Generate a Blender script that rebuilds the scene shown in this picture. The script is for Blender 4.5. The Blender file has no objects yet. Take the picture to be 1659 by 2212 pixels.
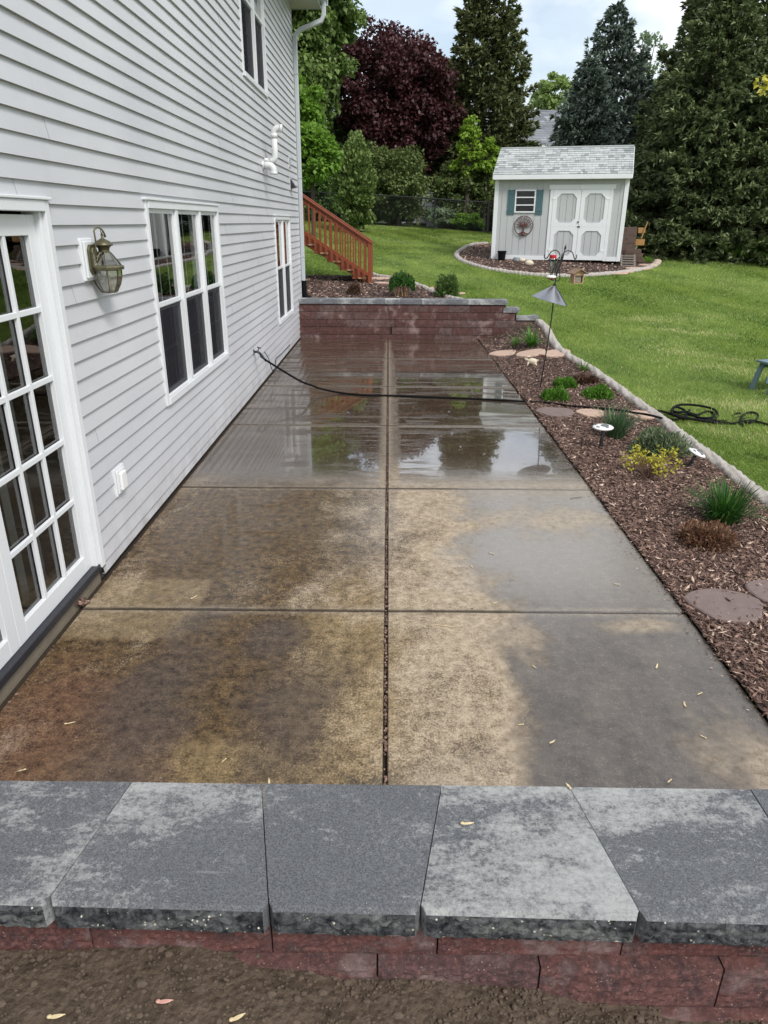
import bpy, math, random
import numpy as np
from mathutils import Vector, Matrix, Euler, Quaternion
rng = np.random.default_rng(7); random.seed(7)
SC = bpy.context.scene; COL = SC.collection
R = math.radians; PI = math.pi

# ------------------------------------------------------------------ camera
F, CX, CY, H = 1534., 829.5, 1106., 2.15
PITCH, YAW, ROLL = R(22.233), R(0.242), R(0.32)
fw = np.array([-math.sin(YAW)*math.cos(PITCH), math.cos(YAW)*math.cos(PITCH), -math.sin(PITCH)])
r0 = np.array([math.cos(YAW), math.sin(YAW), 0.]); u0 = np.cross(r0, fw)
rt = r0*math.cos(ROLL)+u0*math.sin(ROLL); up = u0*math.cos(ROLL)-r0*math.sin(ROLL)
CAM = np.array([0, 0, H])
cd = bpy.data.cameras.new('camera'); cam = bpy.data.objects.new('camera', cd); COL.objects.link(cam)
m = Matrix([[rt[0], up[0], -fw[0], 0], [rt[1], up[1], -fw[1], 0], [rt[2], up[2], -fw[2], H], [0, 0, 0, 1]])
cam.matrix_world = m
cd.sensor_fit = 'HORIZONTAL'; cd.sensor_width = 36; cd.lens = 36*F/1659; cd.clip_start = .05; cd.clip_end = 3000
SC.camera = cam
def ray(x, y): return fw*F+rt*(x-CX)-up*(y-CY)

# ------------------------------------------------------------------ light and exposure
SUN_EL, SUN_AZ = 47, 142     # degrees; azimuth clockwise from +Y
w = bpy.data.worlds.new('World'); SC.world = w; w.use_nodes = True
nt = w.node_tree; nt.nodes.clear()
def wn(t, **k):
    n = nt.nodes.new(t)
    for a, b in k.items(): setattr(n, a, b)
    return n
sky = wn('ShaderNodeTexSky', sky_type='NISHITA', sun_disc=False, sun_elevation=R(SUN_EL), sun_rotation=R(SUN_AZ), air_density=1.2, dust_density=1.5)
tc = wn('ShaderNodeTexCoord'); mp = wn('ShaderNodeMapping'); mp.inputs['Scale'].default_value = (1, 1, 2.6); mp.inputs['Location'].default_value = (.35, .2, .1)
no = wn('ShaderNodeTexNoise'); no.inputs['Scale'].default_value = 2.3; no.inputs['Detail'].default_value = 7; no.inputs['Roughness'].default_value = .52
cr = wn('ShaderNodeValToRGB'); cr.color_ramp.elements[0].position = .40; cr.color_ramp.elements[1].position = .55
cr.color_ramp.elements[0].color = (.30, .30, .30, 1); cr.color_ramp.elements[1].color = (1, 1, 1, 1)
no2 = wn('ShaderNodeTexNoise'); no2.inputs['Scale'].default_value = 3.6; no2.inputs['Detail'].default_value = 6
cr2 = wn('ShaderNodeValToRGB'); cr2.color_ramp.elements[0].position = .35; cr2.color_ramp.elements[1].position = .62
cr2.color_ramp.elements[0].color = (5.0, 5.4, 6.0, 1); cr2.color_ramp.elements[1].color = (8.6, 8.65, 8.7, 1)
mx = wn('ShaderNodeMix', data_type='RGBA'); bg = wn('ShaderNodeBackground'); bg.inputs['Strength'].default_value = .12; ow = wn('ShaderNodeOutputWorld')
L = nt.links.new
L(tc.outputs['Generated'], mp.inputs[0]); L(mp.outputs[0], no.inputs[0]); L(mp.outputs[0], no2.inputs[0])
L(no.outputs[0], cr.inputs[0]); L(no2.outputs[0], cr2.inputs[0]); L(cr.outputs[0], mx.inputs[0]); L(sky.outputs[0], mx.inputs[6]); L(cr2.outputs[0], mx.inputs[7])
L(mx.outputs[2], bg.inputs[0]); L(bg.outputs[0], ow.inputs[0])
sd = bpy.data.lights.new('sun', 'SUN'); sd.energy = 2.3; sd.angle = R(18); sd.color = (1, .975, .94)
so = bpy.data.objects.new('sun', sd); COL.objects.link(so)
sdir = Vector((math.sin(R(SUN_AZ))*math.cos(R(SUN_EL)), math.cos(R(SUN_AZ))*math.cos(R(SUN_EL)), math.sin(R(SUN_EL))))
so.rotation_euler = sdir.to_track_quat('Z', 'Y').to_euler(); so.location = (8, -6, 20)
vs = SC.view_settings; vs.view_transform = 'Standard'; vs.look = 'None'; vs.exposure = .45; vs.gamma = 1

# ------------------------------------------------------------------ materials
class NT:
    def __init__(s, name):
        s.m = bpy.data.materials.new(name); s.m.use_nodes = True; s.t = s.m.node_tree; s.t.nodes.clear()
        s.out = s.n('ShaderNodeOutputMaterial'); s.b = s.n('ShaderNodeBsdfPrincipled'); s.l(s.b.outputs[0], s.out.inputs[0])
        s.tc = None
    def n(s, t, **k):
        n = s.t.nodes.new(t)
        for a, b in k.items(): setattr(n, a, b)
        return n
    def l(s, a, b): s.t.links.new(a, b)
    def co(s, scale=(1, 1, 1), loc=(0, 0, 0), rot=(0, 0, 0), rnd=False):
        if s.tc is None: s.tc = s.n('ShaderNodeTexCoord')
        src = s.tc.outputs['Object']
        if rnd:
            oi = s.n('ShaderNodeObjectInfo'); ad = s.n('ShaderNodeVectorMath', operation='MULTIPLY_ADD')
            ad.inputs[1].default_value = (37, 23, 11); s.l(oi.outputs['Random'], ad.inputs[0]); s.l(src, ad.inputs[2]); src = ad.outputs[0]
        mp = s.n('ShaderNodeMapping'); mp.inputs['Scale'].default_value = scale; mp.inputs['Location'].default_value = loc; mp.inputs['Rotation'].default_value = rot
        s.l(src, mp.inputs[0]); return mp.outputs[0]
    def noise(s, sc, det=4, rough=.55, vec=None, dist=0):
        n = s.n('ShaderNodeTexNoise'); n.inputs['Scale'].default_value = sc; n.inputs['Detail'].default_value = det
        n.inputs['Roughness'].default_value = rough; n.inputs['Distortion'].default_value = dist
        s.l(vec if vec is not None else s.co(), n.inputs['Vector']); return n.outputs['Fac']
    def vor(s, sc, vec=None, feat='F1', out='Distance'):
        n = s.n('ShaderNodeTexVoronoi', feature=feat); n.inputs['Scale'].default_value = sc; s.l(vec if vec is not None else s.co(), n.inputs['Vector']); return n.outputs[out]
    def ramp(s, f, *st):
        n = s.n('ShaderNodeValToRGB'); e = n.color_ramp.elements
        while len(e) < len(st): e.new(.5)
        for i, (p, c) in enumerate(st):
            e[i].position = p; e[i].color = (c, c, c, 1) if not isinstance(c, tuple) else (*c, 1)
        s.l(f, n.inputs[0]); return n.outputs[0]
    def mix(s, f, a, b, mode='MIX'):
        n = s.n('ShaderNodeMix', data_type='RGBA', blend_type=mode)
        for i, v in ((0, f), (6, a), (7, b)):
            if isinstance(v, (int, float)): n.inputs[i].default_value = v if i == 0 else (v, v, v, 1)
            elif isinstance(v, tuple): n.inputs[i].default_value = (*v, 1)
            else: s.l(v, n.inputs[i])
        return n.outputs[2]
    def math(s, op, a, b=0, c=None):
        n = s.n('ShaderNodeMath', operation=op)
        for i, v in enumerate((a, b) if c is None else (a, b, c)):
            if isinstance(v, (int, float)): n.inputs[i].default_value = v
            else: s.l(v, n.inputs[i])
        return n.outputs[0]
    def set(s, **k):
        nm = dict(col='Base Color', rough='Roughness', metal='Metallic', spec='Specular IOR Level', normal='Normal', trans='Transmission Weight', coat='Coat Weight', coatr='Coat Roughness', sheen='Sheen Weight', alpha='Alpha', ior='IOR')
        for a, v in k.items():
            i = s.b.inputs[nm[a]]
            if isinstance(v, (int, float)): i.default_value = v
            elif isinstance(v, tuple): i.default_value = (*v, 1)
            else: s.l(v, i)
        return s
    def bump(s, h, strength=.3, dist=.01, normal=None):
        n = s.n('ShaderNodeBump'); n.inputs['Strength'].default_value = strength; n.inputs['Distance'].default_value = dist
        s.l(h, n.inputs['Height'])
        if normal is not None: s.l(normal, n.inputs['Normal'])
        s.l(n.outputs[0], s.b.inputs['Normal']); return n.outputs[0]
    def attr(s, name='tint'):
        n = s.n('ShaderNodeAttribute'); n.attribute_name = name; return n.outputs['Fac']
M = {}
def simple(name, col, rough=.6, metal=0, var=.12, sc=8, bump=0, spec=.5):
    t = NT(name); n = t.noise(sc, 5)
    a = tuple(c*(1-var) for c in col); b = tuple(min(1, c*(1+var)) for c in col)
    t.set(col=t.mix(n, a, b), rough=rough, metal=metal, spec=spec)
    if bump: t.bump(t.noise(sc*8, 4), bump, .004)
    M[name] = t.m; return t
simple('white_vinyl', (.68, .695, .71), .38, var=.05, sc=3, bump=.05)
simple('white_paint', (.70, .715, .73), .5, var=.06, sc=5, bump=.1)
simple('black_metal', (.02, .02, .022), .45, var=.3)
simple('black_rubber', (.005, .005, .006), .7, var=.3, spec=.12)
simple('dark_metal', (.05, .05, .055), .4, .6, var=.3)
simple('dark_room', (.05, .045, .04), .9)
simple('curtain', (.85, .85, .85), .85, var=.1)
simple('blind', (.20, .215, .20), .7, var=.1)
simple('pvc', (.62, .63, .63), .35, var=.04)
simple('sealant', (.02, .022, .028), .35, var=.5, sc=40, bump=.8)
simple('aluminium_white', (.44, .47, .49), .35, var=.05)
simple('soffit', (.42, .42, .40), .6, var=.05)
simple('roofing', (.16, .165, .18), .9, var=.35, sc=18, bump=.5)
simple('teal_paint', (.06, .125, .14), .6, var=.2, sc=20)
simple('blue_paint', (.13, .20, .225), .5, var=.15, sc=14)
simple('rust_metal', (.10, .035, .03), .6, .2, var=.4, sc=20)
simple('old_wood', (.10, .065, .05), .8, var=.4, sc=14, bump=.4)
simple('grey_wood', (.19, .165, .14), .85, var=.3, sc=14, bump=.4)
simple('yellow_wood', (.38, .20, .065), .6, var=.3, sc=10)
simple('bark', (.075, .055, .045), .9, var=.4, sc=20, bump=.6)
simple('stem_brown', (.13, .07, .045), .8, var=.3, sc=20)
simple('pot_grey', (.22, .24, .25), .7, var=.15)
simple('cream_stone', (.55, .48, .36), .7, var=.2, sc=15, bump=.3)
simple('fieldstone', (.42, .33, .26), .8, var=.3, sc=12, bump=.4)
simple('red_plastic', (.42, .01, .015), .3, var=.1)
simple('white_plastic', (.78, .78, .76), .3, var=.06)
simple('tan_wood', (.42, .27, .15), .6, var=.25, sc=12)
simple('brown_roof', (.22, .14, .09), .7, var=.2)
simple('seed', (.62, .50, .30), .6, var=.2, sc=30)
simple('pink_seed', (.55, .30, .25), .6, var=.2, sc=30)
simple('solar_cell', (.10, .11, .12), .25, var=.1)
simple('cap_metal', (.33, .34, .36), .28, .85, var=.1, sc=4)
simple('neighbor_wall', (.50, .50, .47), .8, var=.05)
simple('foundation', (.20, .165, .12), .85, var=.35, sc=9, bump=.4)
simple('soil_clod', (.105, .076, .055), .95, var=.35, sc=30, bump=.4)

# vinyl siding with faint woodgrain and weathering
t = NT('siding'); g1 = t.noise(60, 3, .6, t.co((1, .06, 1))); d = t.noise(1.3, 6, .6, t.co((1, .5, .9)))
sp = t.noise(24, 4, .6)
c = t.mix(t.ramp(d, (.35, 0.), (.7, 1.)), (.485, .487, .512), (.55, .552, .572)); c = t.mix(t.ramp(sp, (.62, 0.), (.75, .35)), c, (.42, .42, .42))
sz = t.n('ShaderNodeSeparateXYZ'); t.l(t.co(), sz.inputs[0]); lo = t.ramp(sz.outputs[2], (0., 1.), (.12, .45), (.45, 0.))
c = t.mix(t.math('MULTIPLY', lo, t.ramp(t.noise(5, 6, .7, t.co((1, 1, .5))), (.38, 0.), (.66, .75))), c, (.27, .24, .20))
st_ = t.math('MULTIPLY', t.ramp(t.noise(3.5, 3, .6, t.co((1, 1.6, .10))), (.60, 0.), (.72, .22)), 1.); c = t.mix(st_, c, (.40, .40, .40))
t.set(col=c, rough=.42, spec=.4); t.bump(g1, .10, .003); M['siding'] = t.m

# bronze lantern
t = NT('aged_brass'); n = t.noise(30, 4); t.set(col=t.mix(n, (.055, .05, .028), (.17, .155, .09)), rough=.42, metal=.5); M['aged_brass'] = t.m

# glass
def glass(name, boost=1.0, tint=(.9, .93, .92), rough=0.0, wavy=0.0, floor=.0):
    t = NT(name); t.t.nodes.remove(t.b)
    gl = t.n('ShaderNodeBsdfGlossy'); gl.inputs['Roughness'].default_value = rough
    tr = t.n('ShaderNodeBsdfTransparent'); tr.inputs[0].default_value = (*tint, 1)
    fr = t.n('ShaderNodeFresnel'); fr.inputs[0].default_value = 1.5
    f = t.math('MULTIPLY_ADD', fr.outputs[0], boost, floor); mxs = t.n('ShaderNodeMixShader')
    if wavy:
        b = t.n('ShaderNodeBump'); b.inputs['Strength'].default_value = wavy; b.inputs['Distance'].default_value = .004
        t.l(t.noise(2.2, 1), b.inputs['Height']); t.l(b.outputs[0], gl.inputs['Normal'])
    t.l(f, mxs.inputs[0]); t.l(tr.outputs[0], mxs.inputs[1]); t.l(gl.outputs[0], mxs.inputs[2]); t.l(mxs.outputs[0], t.out.inputs[0]); M[name] = t.m
glass('window_glass', 1.9, (.92, .94, .93), 0, .06)
glass('lantern_glass', 1.2, (.72, .72, .66), .05, 0, .10)
glass('bottle_glass', 1.2, (.75, .85, .82), .05, 0, .1)
t = NT('screen'); t.t.nodes.remove(t.b); a = t.n('ShaderNodeBsdfDiffuse'); a.inputs[0].default_value = (.028, .028, .034, 1)
tr = t.n('ShaderNodeBsdfTransparent'); q = t.n('ShaderNodeMixShader'); q.inputs[0].default_value = .72
t.l(tr.outputs[0], q.inputs[1]); t.l(a.outputs[0], q.inputs[2]); t.l(q.outputs[0], t.out.inputs[0]); M['screen'] = t.m

# foliage: diffuse + translucent, tint varies leaf by leaf; spruce tints also carry painted-in lit tips
def leafmat(name, a, b, c=None, trans=.28, rough=.5, spec=.35):
    t = NT(name); f = t.attr()
    col = t.ramp(f, (0., a), (.75, b), (1., c or b)); t.set(col=col, rough=rough, spec=spec)
    tl = t.n('ShaderNodeBsdfTranslucent'); t.l(col, tl.inputs[0]); q = t.n('ShaderNodeMixShader'); q.inputs[0].default_value = trans
    t.l(t.b.outputs[0], q.inputs[1]); t.l(tl.outputs[0], q.inputs[2]); t.l(q.outputs[0], t.out.inputs[0]); M[name] = t.m
leafmat('maple_leaf', (.085, .14, .04), (.19, .28, .075), (.38, .47, .17), .35)
leafmat('light_leaf', (.09, .19, .022), (.19, .34, .045), (.32, .48, .08), .4)
leafmat('crimson_leaf', (.032, .012, .014), (.095, .032, .034), (.21, .09, .09), .25)
leafmat('spruce_dark', (.066, .082, .032), (.18, .21, .085), (.36, .38, .18), .12)
leafmat('spruce_blue', (.082, .112, .090), (.235, .29, .24), (.42, .48, .41), .12)
leafmat('spruce_green', (.070, .096, .042), (.20, .25, .11), (.38, .42, .21), .12)
leafmat('alberta', (.06, .10, .026), (.18, .25, .07), (.32, .38, .15), .15)
leafmat('lilac_leaf', (.06, .10, .028), (.16, .21, .065), (.33, .25, .20), .3)
leafmat('hedge_leaf', (.05, .10, .025), (.13, .22, .055), (.24, .34, .11), .3)
leafmat('yellowgreen', (.14, .25, .03), (.28, .42, .05), (.42, .54, .10), .4)
leafmat('pale_leaf', (.16, .24, .07), (.28, .38, .12), (.40, .48, .2), .4)
leafmat('silver_leaf', (.10, .16, .08), (.26, .34, .20), (.5, .55, .4), .35)
leafmat('gold_leaf', (.34, .31, .03), (.60, .56, .08), (.78, .72, .18), .4)
leafmat('sedum', (.06, .16, .02), (.13, .29, .035), (.24, .42, .07), .3)
leafmat('lily', (.05, .14, .018), (.11, .26, .03), (.24, .40, .06), .3)
leafmat('lilydark', (.02, .07, .012), (.05, .15, .02), (.11, .25, .04), .3)
leafmat('iris', (.05, .10, .05), (.11, .19, .08), (.21, .30, .13), .25)
leafmat('lavender', (.08, .12, .06), (.18, .23, .12), (.33, .37, .22), .2)
leafmat('spirea', (.16, .08, .05), (.27, .15, .09), (.20, .21, .07), .25)
leafmat('brown_leaf', (.05, .025, .015), (.14, .08, .05), (.2, .12, .07), .2)
leafmat('grass_blade', (.06, .12, .018), (.30, .38, .08), (.64, .57, .32), .35)
leafmat('mulch_chip', (.060, .032, .024), (.32, .205, .160), (.74, .57, .45), 0, .75, .3)
leafmat('shingle', (.20, .215, .215), (.35, .37, .365), (.44, .46, .45), 0, .9, .2)
leafmat('neighbor_shingle', (.13, .135, .15), (.20, .21, .23), (.27, .28, .30), 0, .9, .2)

# stained red cedar
t = NT('red_stain'); gr = t.noise(18, 5, .6, t.co((.25, 6, 6)))
t.set(col=t.mix(gr, (.13, .028, .010), (.29, .072, .024)), rough=.5); t.bump(gr, .2, .003); M['red_stain'] = t.m
t = NT('shed_siding'); n = t.noise(3, 5); t.set(col=t.mix(n, (.40, .415, .42), (.47, .485, .485)), rough=.7); t.bump(t.noise(80, 3, .5, t.co((1, 1, .1))), .2, .003); M['shed_siding'] = t.m

# lawn: green with yellower and thatchy patches
t = NT('lawn'); big = t.noise(.55, 5, .6); fine = t.noise(38, 5, .7); mid = t.noise(4, 4, .6)
c = t.mix(t.ramp(big, (.35, 0.), (.65, 1.)), (.075, .15, .018), (.13, .22, .03)); c = t.mix(t.ramp(mid, (.35, 0.), (.7, .5)), c, (.06, .12, .015))
c = t.mix(t.ramp(fine, (.42, 0.), (.7, .75)), c, (.20, .26, .06)); t.set(col=c, rough=.8, spec=.2)
t.bump(fine, .8, .03); M['lawn'] = t.m
t = NT('thatch_ground'); n = t.noise(30, 5, .7); t.set(col=t.mix(n, (.10, .10, .03), (.30, .25, .13)), rough=.9); M['thatch'] = t.m
# mulch bed ground
t = NT('mulch_ground'); n = t.noise(45, 5, .7); t.set(col=t.ramp(n, (.3, (.018, .010, .008)), (.6, (.06, .035, .028)), (.8, (.12, .08, .06))), rough=.9); t.bump(n, .9, .03); M['mulch_ground'] = t.m
# soil
t = NT('soil'); n = t.noise(26, 8, .7); v = t.vor(55); t.set(col=t.ramp(n, (.3, (.055, .039, .028)), (.7, (.155, .115, .084))), rough=.95, spec=.2)
t.bump(t.math('ADD', n, t.math('MULTIPLY', v, -.5)), .9, .02); M['soil'] = t.m

# split-face block
def block(name, cols, bump=.9):
    t = NT(name); v = t.co(rnd=True); n = t.noise(16, 8, .75, v); n2 = t.noise(70, 6, .8, v); f = t.attr()
    c = t.ramp(f, (0., cols[0]), (.5, cols[1]), (1., cols[2])); c = t.mix(t.ramp(n, (.42, 0.), (.60, .9)), c, cols[3]); c = t.mix(t.ramp(n2, (.50, 0.), (.62, .5)), c, tuple(min(1, q*1.9+.02) for q in cols[1]))
    s = t.ramp(t.vor(90, v), (.0, 1.), (.13, 1.), (.19, 0.)); sm = t.ramp(t.noise(23, 2, .5, v), (.5, 0.), (.62, 1.))
    c = t.mix(t.math('MULTIPLY', s, sm), c, (.42, .33, .27)); ef = t.ramp(t.noise(4, 6, .7, v), (.54, 0.), (.66, .6)); c = t.mix(ef, c, (.36, .26, .245))
    t.set(col=c, rough=.88, spec=.25); t.bump(n2, bump, .008); M[name] = t.m
block('wall_block', ((.145, .052, .043), (.165, .075, .066), (.115, .072, .074), (.060, .040, .043)), 1.)
block('far_block', ((.075, .034, .030), (.105, .050, .044), (.13, .098, .092), (.050, .027, .026)))
# charcoal cap with efflorescence
t = NT('cap_stone'); v = t.co(rnd=True); n = t.noise(1.9, 3, .5, v); n2 = t.noise(14, 8, .75, t.co((.6, 1.5, 1), rnd=True)); f = t.noise(230, 5, .8, v)
base = t.mix(t.ramp(f, (.42, 0.), (.60, 1.)), (.085, .089, .098), (.190, .196, .207))
n3 = t.noise(75, 6, .8, v)
e = t.math('ADD', t.math('MULTIPLY', n, .85), t.math('ADD', t.math('MULTIPLY', n2, .6), t.math('MULTIPLY', n3, .6))); e = t.math('ADD', e, t.math('MULTIPLY', t.math('SUBTRACT', t.attr(), .5), .38)); e = t.math('SUBTRACT', e, 1.03); e = t.ramp(e, (.0, 0.), (.07, .40), (.20, .85))
e2 = t.math('MULTIPLY', t.ramp(t.noise(3.5, 2, .5, t.co((1, 1, 1), (3, 9, 1), rnd=True)), (.42, 0.), (.7, .8)), t.ramp(t.noise(60, 6, .8, v), (.5, 0.), (.66, 1.)))
sc = t.ramp(t.noise(5, 2, .4, t.co((.25, 3, 1), rot=(0, 0, .5), rnd=True), .6), (.715, 0.), (.735, .5), (.75, 0.))
c = t.mix(e, base, (.50, .505, .49)); c = t.mix(e2, c, (.36, .37, .37)); c = t.mix(t.math('MULTIPLY', sc, n2), c, (.5, .51, .52))
s = t.ramp(t.vor(130, v), (0., 1.), (.10, 1.), (.16, 0.)); c = t.mix(t.math('MULTIPLY', s, t.ramp(t.noise(30, 2, .5, v), (.56, 0.), (.62, 1.))), c, (.52, .5, .46))
t.set(col=c, rough=.85, spec=.25); t.bump(t.math('ADD', f, n3), .9, .004); M['cap_stone'] = t.m
t = NT('cap_split'); v = t.co(rnd=True); n = t.noise(30, 7, .7, v); e = t.ramp(t.noise(11, 6, .7, t.co((.6, 1, 2), rnd=True)), (.52, 0.), (.68, .8))
c = t.mix(t.ramp(n, (.4, 0.), (.62, 1.)), (.010, .012, .016), (.10, .105, .11)); c = t.mix(t.math('MULTIPLY', e, .8), c, (.27, .28, .26))
s = t.ramp(t.vor(75, v), (0., 1.), (.16, 1.), (.22, 0.)); c = t.mix(t.math('MULTIPLY', s, t.ramp(t.noise(22, 2, .5, v), (.54, 0.), (.6, 1.))), c, (.62, .58, .48))
t.set(col=c, rough=.85, spec=.3); t.bump(n, 1., .012); M['cap_split'] = t.m
t = NT('stepping_red'); n = t.noise(14, 6, .65, t.co(rnd=True)); t.set(col=t.mix(n, (.12, .082, .074), (.22, .165, .148)), rough=.75); t.bump(t.noise(60, 5), .5, .005); M['stepping_red'] = t.m
t = NT('stepping_tan'); n = t.noise(14, 6, .65, t.co(rnd=True)); t.set(col=t.mix(n, (.36, .24, .18), (.55, .40, .31)), rough=.75); t.bump(t.noise(60, 5), .5, .005); M['stepping_tan'] = t.m
t = NT('curb'); n = t.noise(9, 7, .7); c = t.mix(n, (.25, .22, .195), (.50, .46, .42)); c = t.mix(t.ramp(t.noise(2.3, 4), (.55, 0.), (.7, .5)), c, (.33, .32, .27))
wv = t.n('ShaderNodeTexWave'); wv.inputs['Scale'].default_value = 3.2; wv.inputs['Distortion'].default_value = 3.5; wv.inputs['Detail'].default_value = 2
t.l(t.co(rot=(0, 0, .2)), wv.inputs[0]); t.set(col=c, rough=.8); t.bump(t.math('ADD', wv.outputs['Fac'], t.noise(50, 4)), .9, .012); M['curb'] = t.m

# wet concrete patio
t = NT('wet_concrete')
P = t.co(); sx = t.n('ShaderNodeSeparateXYZ'); t.l(P, sx.inputs[0]); X, Y = sx.outputs[0], sx.outputs[1]
big = t.noise(.75, 4, .55, t.co((1, .8, 1), (2.1, 4.4, 0))); med = t.noise(3.2, 6, .6, t.co((1, .8, 1))); fin = t.math('ADD', t.math('MULTIPLY', t.noise(105, 7, .75, t.co((1, .85, 1))), .66), t.math('ADD', t.math('MULTIPLY', t.noise(38, 5, .7), .28), t.math('MULTIPLY', t.noise(150, 3, .6, t.co((1, .1, 1))), .06))); clot = t.noise(17, 6, .7); grit = t.noise(190, 3, .7)
def lin(v, a, b):      # 0 at a, 1 at b, smooth
    n = t.n('ShaderNodeMapRange', interpolation_type='SMOOTHSTEP'); t.l(v, n.inputs[0]); n.inputs[1].default_value = a; n.inputs[2].default_value = b
    n.inputs[3].default_value = 0; n.inputs[4].default_value = 1; return n.outputs[0]
def blob(x0, y0, rx, ry, soft=.45, wob=.55):
    a = t.math('DIVIDE', t.math('SUBTRACT', X, x0), rx); b = t.math('DIVIDE', t.math('SUBTRACT', Y, y0), ry)
    d2 = t.math('SQRT', t.math('ADD', t.math('MULTIPLY', a, a), t.math('MULTIPLY', b, b)))
    d2 = t.math('ADD', d2, t.math('MULTIPLY', t.math('SUBTRACT', t.math('ADD', t.math('MULTIPLY', medC, .55), t.math('MULTIPLY', finC, .45)), .5), wob*1.9)); return t.math('SUBTRACT', 1, lin(d2, 1-soft, 1+soft))
finC = t.ramp(fin, (.36, 0.), (.64, 1.)); medC = t.ramp(med, (.30, 0.), (.70, 1.))
def MX(*a):
    r = a[0]
    for b in a[1:]: r = t.math('MAXIMUM', r, b)
    return r
flk = t.math('ADD', t.math('MULTIPLY', fin, .62), t.math('MULTIPLY', clot, .38))
fl = t.ramp(flk, (.41, 0.), (.57, 1.))
c = t.mix(fl, (.19, .138, .088), (.52, .425, .31))
# mineral and algae staining
algae = MX(blob(-1.0, 2.9, 1.05, 1.6, .45, .8), blob(-1.1, 4.9, 1.15, 1.5, .45, .8), blob(-1.1, 7.0, .8, 1.4))
alg = t.mix(t.ramp(flk, (.44, 0.), (.62, 1.)), (.016, .009, .004), (.215, .132, .055))
c = t.mix(t.math('MULTIPLY', algae, .97), c, alg)
gold = MX(blob(-.75, 2.35, .6, .22), blob(-.2, 3.0, .3, 1.0)); c = t.mix(t.math('MULTIPLY', gold, .5), c, t.mix(fl, (.12, .08, .035), (.42, .31, .16)))
rusty = MX(blob(-1.55, 2.6, .35, .5), blob(-1.2, 2.35, .3, .35)); c = t.mix(t.math('MULTIPLY', rusty, .5), c, t.mix(fl, (.06, .025, .018), (.20, .10, .065)))
matp = t.math('MULTIPLY', t.math('SUBTRACT', 1, lin(X, -1.16, -1.10)), t.math('MULTIPLY', lin(Y, 3.34, 3.42), t.math('SUBTRACT', 1, lin(Y, 4.05, 4.12))))
c = t.mix(t.math('MULTIPLY', matp, .5), c, t.mix(fl, (.17, .125, .07), (.36, .28, .17)))
# water film: darkens and glosses
Xn = t.math('ADD', X, t.math('MULTIPLY', t.math('SUBTRACT', t.math('ADD', t.math('MULTIPLY', medC, .5), t.math('MULTIPLY', finC, .5)), .5), .75))
Xn = t.math('ADD', Xn, t.math('MULTIPLY', t.math('SUBTRACT', t.ramp(t.noise(1.1, 2, .5, t.co((1, 1, 1), (0, 3, 0))), (.35, 0.), (.65, 1.)), .5), .35))
wetR = t.math('MULTIPLY', lin(Xn, .42, .78), t.math('SUBTRACT', 1, lin(Y, 5.3, 6.4)))
wetR = MX(wetR, blob(.5, 2.2, .5, .25, .4, .9)); wetR = t.math('MULTIPLY', wetR, t.math('SUBTRACT', 1, t.math('MULTIPLY', MX(blob(1.72, 2.3, .28, .35, .6, 1.2), blob(.72, 3.5, .14, .25, .6, 1.2), blob(1.45, 3.55, .22, .07, .6, 1.2), blob(1.25, 5.1, .5, .25, .7, 1.3)), .6)))
shn = MX(blob(-.35, 5.1, .42, .75, .6), blob(-1.0, 4.1, .25, .6, .6))
wet = MX(wetR, t.math('MULTIPLY', lin(Y, 5.6, 6.3), t.ramp(big, (.30, .75), (.46, 1.))))
dry = MX(matp, blob(.30, 3.2, .33, 1.6, .2, .3), blob(.02, 9.0, .12, 5.5, .3, .3), blob(.15, 4.6, .3, 1.2, .4, .5))
wet = t.math('MULTIPLY', wet, t.math('SUBTRACT', 1, t.math('MULTIPLY', dry, .9)))
lft = lin(X, -1.35, -.75)
strk = t.noise(2.6, 4, .55, t.co((.45, 2.2, 1), (1.3, 3.1, 0)))
pud = t.math('MULTIPLY', MX(lin(Y, 5.75, 6.4), t.math('MULTIPLY', blob(-1.4, 5.2, .5, 1.0, .5, .5), .8)), MX(t.ramp(strk, (.41, 0.), (.50, 1.)), blob(-1.5, 6.5, .6, 2.4, .3, .3), blob(1.0, 6.95, .85, .85, .2, .25), blob(.95, 8.9, .7, .7, .2, .3), blob(-.6, 7.0, .35, .7, .3, .6), blob(-.55, 9.0, .4, .7, .3, .6), blob(.7, 13.0, .9, .7, .25, .6), blob(-.8, 13.1, .6, .6, .25, .6), blob(.8, 11., .7, .5, .25, .8)))
pud = t.math('MULTIPLY', pud, t.math('MULTIPLY_ADD', lft, .25, .75)); pud = t.math('MULTIPLY', pud, t.math('SUBTRACT', 1, t.math('MULTIPLY', blob(.02, 9.0, .10, 5.5, .3, .3), .85)))
c = t.mix(t.math('MULTIPLY', MX(blob(-1.12, 2.75, .24, .75, .6, .9), blob(-.62, 3.40, .19, .2, .4, .35), blob(-.45, 2.75, .25, .5, .7, 1.2)), .72), c, t.mix(fl, (.035, .026, .024), (.11, .085, .07)))
wst = t.noise(3.2, 6, .65, t.co((1.6, .8, 1), (5, 2, 0), (0, 0, .5)))
wc = t.mix(t.ramp(t.math('ADD', t.math('MULTIPLY', flk, .5), t.math('MULTIPLY', wst, .5)), (.40, 0.), (.62, 1.)), (.024, .022, .023), (.095, .083, .073))
wc = t.mix(t.math('MULTIPLY', lin(Y, 3.3, 4.3), .75), wc, t.mix(flk, (.11, .10, .09), (.27, .245, .215)))  # sky sheen on the wet mid slab, painted as a paler base colour
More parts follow.
